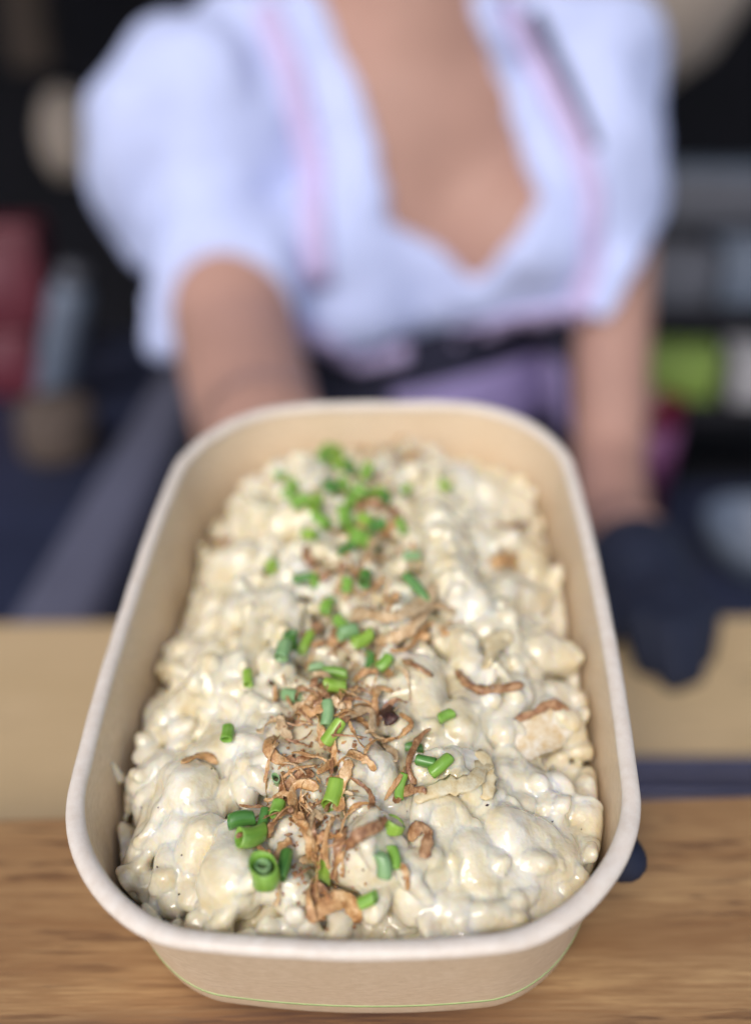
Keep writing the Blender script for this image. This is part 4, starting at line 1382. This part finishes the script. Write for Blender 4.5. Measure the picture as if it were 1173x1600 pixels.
# hand under the bowl: palm below its far half, one finger end shows past the right wall
pal = [L2W(-0.028, 0.062, -0.072), L2W(-0.008, 0.040, -0.070)]
fing = []
for kx, (e, tip) in enumerate((((0.050, -0.002, -0.0615), [(0.0610, -0.034, -0.052), (0.0662, -0.056, -0.036)]), ((0.034, 0.020, -0.0635), [(0.052, 0.006, -0.0615)]), ((0.032, 0.042, -0.0635), [(0.050, 0.036, -0.0610)]), ((0.022, 0.062, -0.0640), [(0.040, 0.060, -0.0610)]))):
    st = L2W(-0.004 + 0.003 * kx, 0.028 + 0.013 * kx, -0.0675)
    pts_ = [st, L2W(*e)] + [L2W(*t_) for t_ in tip]
    fing.append((pts_, [0.0105, 0.0092] + [0.0080] * (len(tip) - 1) + [0.0062]))
thumb = ([L2W(-0.030, 0.060, -0.068), L2W(-0.050, 0.040, -0.0625), L2W(-0.060, 0.022, -0.0605)], [0.012, 0.0095, 0.008])
glove(((-0.12, 0.13, -0.07), (0.11, 0.44, 0.09)), ((-0.045, 0.415, 0.010), (-0.035, 0.355, -0.006)), pal, fing, thumb, 'glove')
# hand leaning on the lower board
wr = (np.array((0.157, 0.500, -0.080)), np.array((0.154, 0.478, -0.074)))
pal = [np.array((0.158, 0.456, -0.070)), np.array((0.156, 0.433, -0.070))]
fing = []
for kx, (dx, ln) in enumerate(((-0.019, 0.030), (-0.005, 0.038), (0.009, 0.036), (0.022, 0.026))):
    b = np.array((0.152 + dx * 0.85, 0.433 + 0.003 * abs(kx - 1), -0.068))
    fing.append(([b, b + (dx * 0.02, -ln * 0.65, 0.004), b + (dx * -0.15, -ln * 1.15, -0.012)], [0.0100, 0.0090, 0.0078]))
thumb = ([np.array((0.144, 0.458, -0.072)), np.array((0.126, 0.440, -0.074)), np.array((0.121, 0.424, -0.078))], [0.012, 0.010, 0.0085])
glove(((0.07, 0.36, -0.13), (0.26, 0.60, -0.02)), wr, pal, fing, thumb, 'glove')
# hair, above the frame
hf = Field((-0.12, 0.72, 0.28), (0.20, 1.08, 0.56), 0.006)
hf.ellipsoid(S(0.040, 0.99, 0.465), (0.080, 0.085, 0.098), None, 0.01)
hf.ellipsoid(S(0.040, 1.09, 0.45), (0.045, 0.045, 0.045), None, 0.02)
v_, q_ = hf.mesh()
under_person(np_mesh('hair', relax(v_, q_, 2), q_, M['hair']))
for sx in (-1, 1):
    bm = bmesh.new(); bmesh.ops.create_uvsphere(bm, u_segments=12, v_segments=8, radius=0.009)
    e_ = under_person(bm_obj('eye', bm, M['palegrey'])); e_.location = Vector(S(0.040 + sx * 0.030, 0.877, 0.452)) - person.location
    e_.matrix_parent_inverse = Matrix.Identity(4)

# ------------------------------------------------------------------ the dark stall behind
def setting(o, label=None):
    o['kind'] = 'structure'
    return o
setting(bm_obj('ground', box_bm(60, 60, 0.02, 0), M['pavement'], None, False, (0, -10, -1.12)))
setting(bm_obj('stall_floor', box_bm(5.0, 2.2, 0.02, 0), M['floor'], None, False, (0, 1.45, -1.105)))
o = bm_obj('stall_wall', box_bm(5.0, 0.06, 2.6, 0.01), M['black'], None, False, (0, 2.35, 0.2)); tag(o, 'black back wall of the food stall behind the person', 'wall')
o = bm_obj('shade_roof', box_bm(5.0, 1.85, 0.05, 0.01), M['darkwood'], None, False, (0, 1.50, 1.05)); tag(o, 'unseen dark roof added to shade the back of the food stall', 'roof')  # unseen roof, added to keep sky light off the background

# left worktop with a pale front rail
wt = empty('worktop', 'dark worktop with grey metal edge rail running back at left', 'worktop')
wt.location = (-0.5, 0.85, -0.16)
o = bm_obj('top', box_bm(0.62, 0.80, 0.03, 0.004), M['worktop'], wt, True, (-0.06, 0.03, -0.02))
o = bm_obj('edge_rail', box_bm(0.055, 0.80, 0.045, 0.012), M['steel'], wt, True, (0.283, 0.03, -0.002))
o = bm_obj('cabinet', box_bm(0.56, 0.74, 0.90, 0.005), M['black'], wt, True, (-0.08, 0.06, -0.49))
# canister and red packs standing on it
cn = empty('canister', 'tall grey-blue canister leaning on the worktop beside the red packs', 'canister')
cn.location = (-0.352, 0.99, -0.158)
cn.rotation_euler = (0, R_(17), 0)
bm_obj('body', lathe_bm([(0, 0), (0.019, 0), (0.021, 0.004), (0.021, 0.12), (0.018, 0.133), (0, 0.134)]), M['bluegrey'], cn)
bm_obj('cap', lathe_bm([(0, 0.134), (0.014, 0.134), (0.014, 0.150), (0.012, 0.153), (0, 0.153)]), M['greybox'], cn)
for i, (x, y, z, sx, sy, sz, mt, lab) in enumerate((
        (-0.432, 1.14, -0.162, 0.09, 0.06, 0.17, 'red', 'upright dark red pack at the left frame edge'),
        (-0.400, 1.03, -0.162, 0.06, 0.05, 0.075, 'red', 'smaller red pack in front of the upright red one'))):
    r_ = empty('red_pack', lab, 'package', 'red packs on the worktop'); r_.location = (x, y, z)
    bm_obj('carton', box_bm(sx, sy, sz, 0.006), M[mt], r_, True, (0, 0, sz / 2))
    bm_obj('label_panel', box_bm(sx * 0.5, 0.003, sz * 0.3, 0.001), M['rose'], r_, True, (-sx * 0.1, -sy / 2 - 0.001, sz * 0.68))
o = bm_obj('onion_jar', lathe_bm([(0, 0), (0.035, 0), (0.038, 0.01), (0.036, 0.045), (0.030, 0.055), (0, 0.056)]), M['brownpost'], None, True, (-0.305, 0.86, -0.163))
tag(o, 'low brown pot on the dark worktop at left', 'pot')
# post with a pale lamp at upper left
o = bm_obj('hanging_board', box_bm(0.085, 0.05, 0.94, 0.01), M['brownpost'], None, True, (-0.66, 2.05, 0.60)); tag(o, 'brown board hanging from the roof at the upper left edge', 'board')
lp = empty('lamp', 'dim beige lamp below the hanging brown board at upper left', 'lamp'); lp.location = (-0.575, 1.92, 0.02)
bm_obj('shade', lathe_bm([(0, -0.075), (0.030, -0.070), (0.050, -0.03), (0.052, 0.02), (0.035, 0.07), (0.015, 0.085), (0, 0.086)]), M['beige'], lp)
bm_obj('cord', lathe_bm([(0, 0.08), (0.004, 0.08), (0.004, 1.0), (0, 1.0)], 10), M['black'], lp)
# large pale rounded shade behind the shoulder
sh = empty('pendant_lamp', 'large pale beige rounded lamp hanging behind the shoulder at top right', 'lamp'); sh.location = (0.36, 1.50, 0.40)
bm_obj('bowl_shade', lathe_bm([(0, -0.285), (0.05, -0.275), (0.11, -0.23), (0.155, -0.15), (0.175, -0.05), (0.17, 0.05), (0.10, 0.13), (0.02, 0.15), (0, 0.15)]), M['beige'], sh)
bm_obj('cord', lathe_bm([(0, 0.15), (0.004, 0.15), (0.004, 0.64), (0, 0.64)], 10), M['black'], sh)

# right-hand shelf with boxes
def px_box(name, loc, size, mat, label, cat, rotz=0, group=None, lid=None):
    r_ = empty(name, label, cat, group); r_.location = loc; r_.rotation_euler = (0, 0, rotz)
    bm_obj('carton', box_bm(size[0], size[1], size[2], 0.006), M[mat], r_, True, (0, 0, size[2] / 2))
    bm_obj('lid', box_bm(size[0] * 1.02, size[1] * 1.02, size[2] * 0.14, 0.003), M[lid or mat], r_, True, (0, 0, size[2] * 1.05))
    return r_
rk = empty('shelf_rack', 'dark stepped shelf rack and worktop behind the arm at right', 'shelf')
rk.location = (0.55, 1.2, -1.10)
for (x, y, z, sx, sy, sz) in ((0.62, 1.55, -0.068, 0.60, 0.20, 0.014), (0.62, 1.34, -0.140, 0.62, 0.18, 0.014), (0.62, 1.15, -0.204, 0.66, 0.16, 0.014)):
    bm_obj('shelf_board', box_bm(sx, sy, sz, 0.002), M['black'], rk, True, Vector((x, y, z)) - rk.location)
bm_obj('worktop', box_bm(0.74, 0.34, 0.03, 0.004), M['worktop'], rk, True, Vector((0.64, 0.94, -0.327)) - rk.location)
bm_obj('cabinet', box_bm(0.66, 0.62, 0.74, 0.004), M['black'], rk, True, Vector((0.66, 1.10, -0.72)) - rk.location)
for yy in (1.08, 1.26, 1.46):
    for xx in (0.34, 0.90):
        bm_obj('upright', box_bm(0.016, 0.016, 0.36 if yy > 1.2 else 0.18, 0.002), M['black'], rk, True, Vector((xx, yy + 0.01, -0.245 if yy > 1.2 else -0.30)) - rk.location)
px_box('storage_box', (0.515, 1.53, -0.061), (0.16, 0.10, 0.072), 'greybox', 'dark grey box on the top shelf at right', 'box', R_(-4), 'boxes on the rack', 'bluegrey')
px_box('storage_box', (0.402, 1.32, -0.133), (0.095, 0.09, 0.066), 'greybox', 'dark grey box on the middle shelf beside the sleeve', 'box', R_(5), 'boxes on the rack')
px_box('storage_box', (0.510, 1.33, -0.133), (0.085, 0.09, 0.076), 'bluegrey', 'blue-grey box on the middle shelf at the right frame edge', 'box', R_(-3), 'boxes on the rack')
px_box('green_pack', (0.350, 1.13, -0.197), (0.125, 0.07, 0.052), 'greenpack', 'olive green pack on the low shelf at right', 'package', R_(-10))
px_box('white_tub', (0.462, 1.11, -0.197), (0.075, 0.07, 0.058), 'palegrey', 'pale grey tub on the low shelf at the right frame edge', 'tub', R_(-6))
cp = empty('cup', 'dark crimson cup with purple band on the right worktop', 'cup'); cp.location = (0.300, 0.99, -0.312)
bm_obj('body', lathe_bm([(0, 0), (0.026, 0), (0.036, 0.152), (0.038, 0.155), (0.035, 0.153), (0.024, 0.006), (0, 0.006)]), M['crimson'], cp)
bm_obj('band', lathe_bm([(0.0305, 0.062), (0.0312, 0.062), (0.0362, 0.132), (0.0352, 0.132)]), M['purple'], cp)
pb = empty('grey_bowl', 'blue-grey bowl on the right worktop at the frame edge', 'bowl'); pb.location = (0.405, 0.885, -0.312)
bm_obj('shell', lathe_bm([(0, 0), (0.03, 0), (0.055, 0.035), (0.062, 0.062), (0.059, 0.062), (0.052, 0.036), (0.026, 0.006), (0, 0.006)]), M['bluegrey'], pb)
# dark metal tongs on the lower board
tg = empty('tongs', 'dark blue-grey metal tongs lying on the lower board at right', 'tongs'); tg.location = (0.20, 0.318, PZ)
for sx in (-1, 1):
    bm = box_bm(0.19, 0.011, 0.005, 0.002)
    for v_ in bm.verts:
        v_.co.z += 0.0045 + 0.003 * math.sin((v_.co.x + 0.095) / 0.19 * 3.0)
        v_.co.y += sx * (0.007 + 0.006 * math.sin((v_.co.x + 0.095) / 0.19 * math.pi))
    bm_obj('arm', bm, M['tong'], tg)
bm_obj('hinge', lathe_bm([(0, 0), (0.009, 0), (0.010, 0.003), (0.010, 0.008), (0.007, 0.010), (0, 0.010)], 24), M['tong'], tg, True, (0.092, 0, 0))
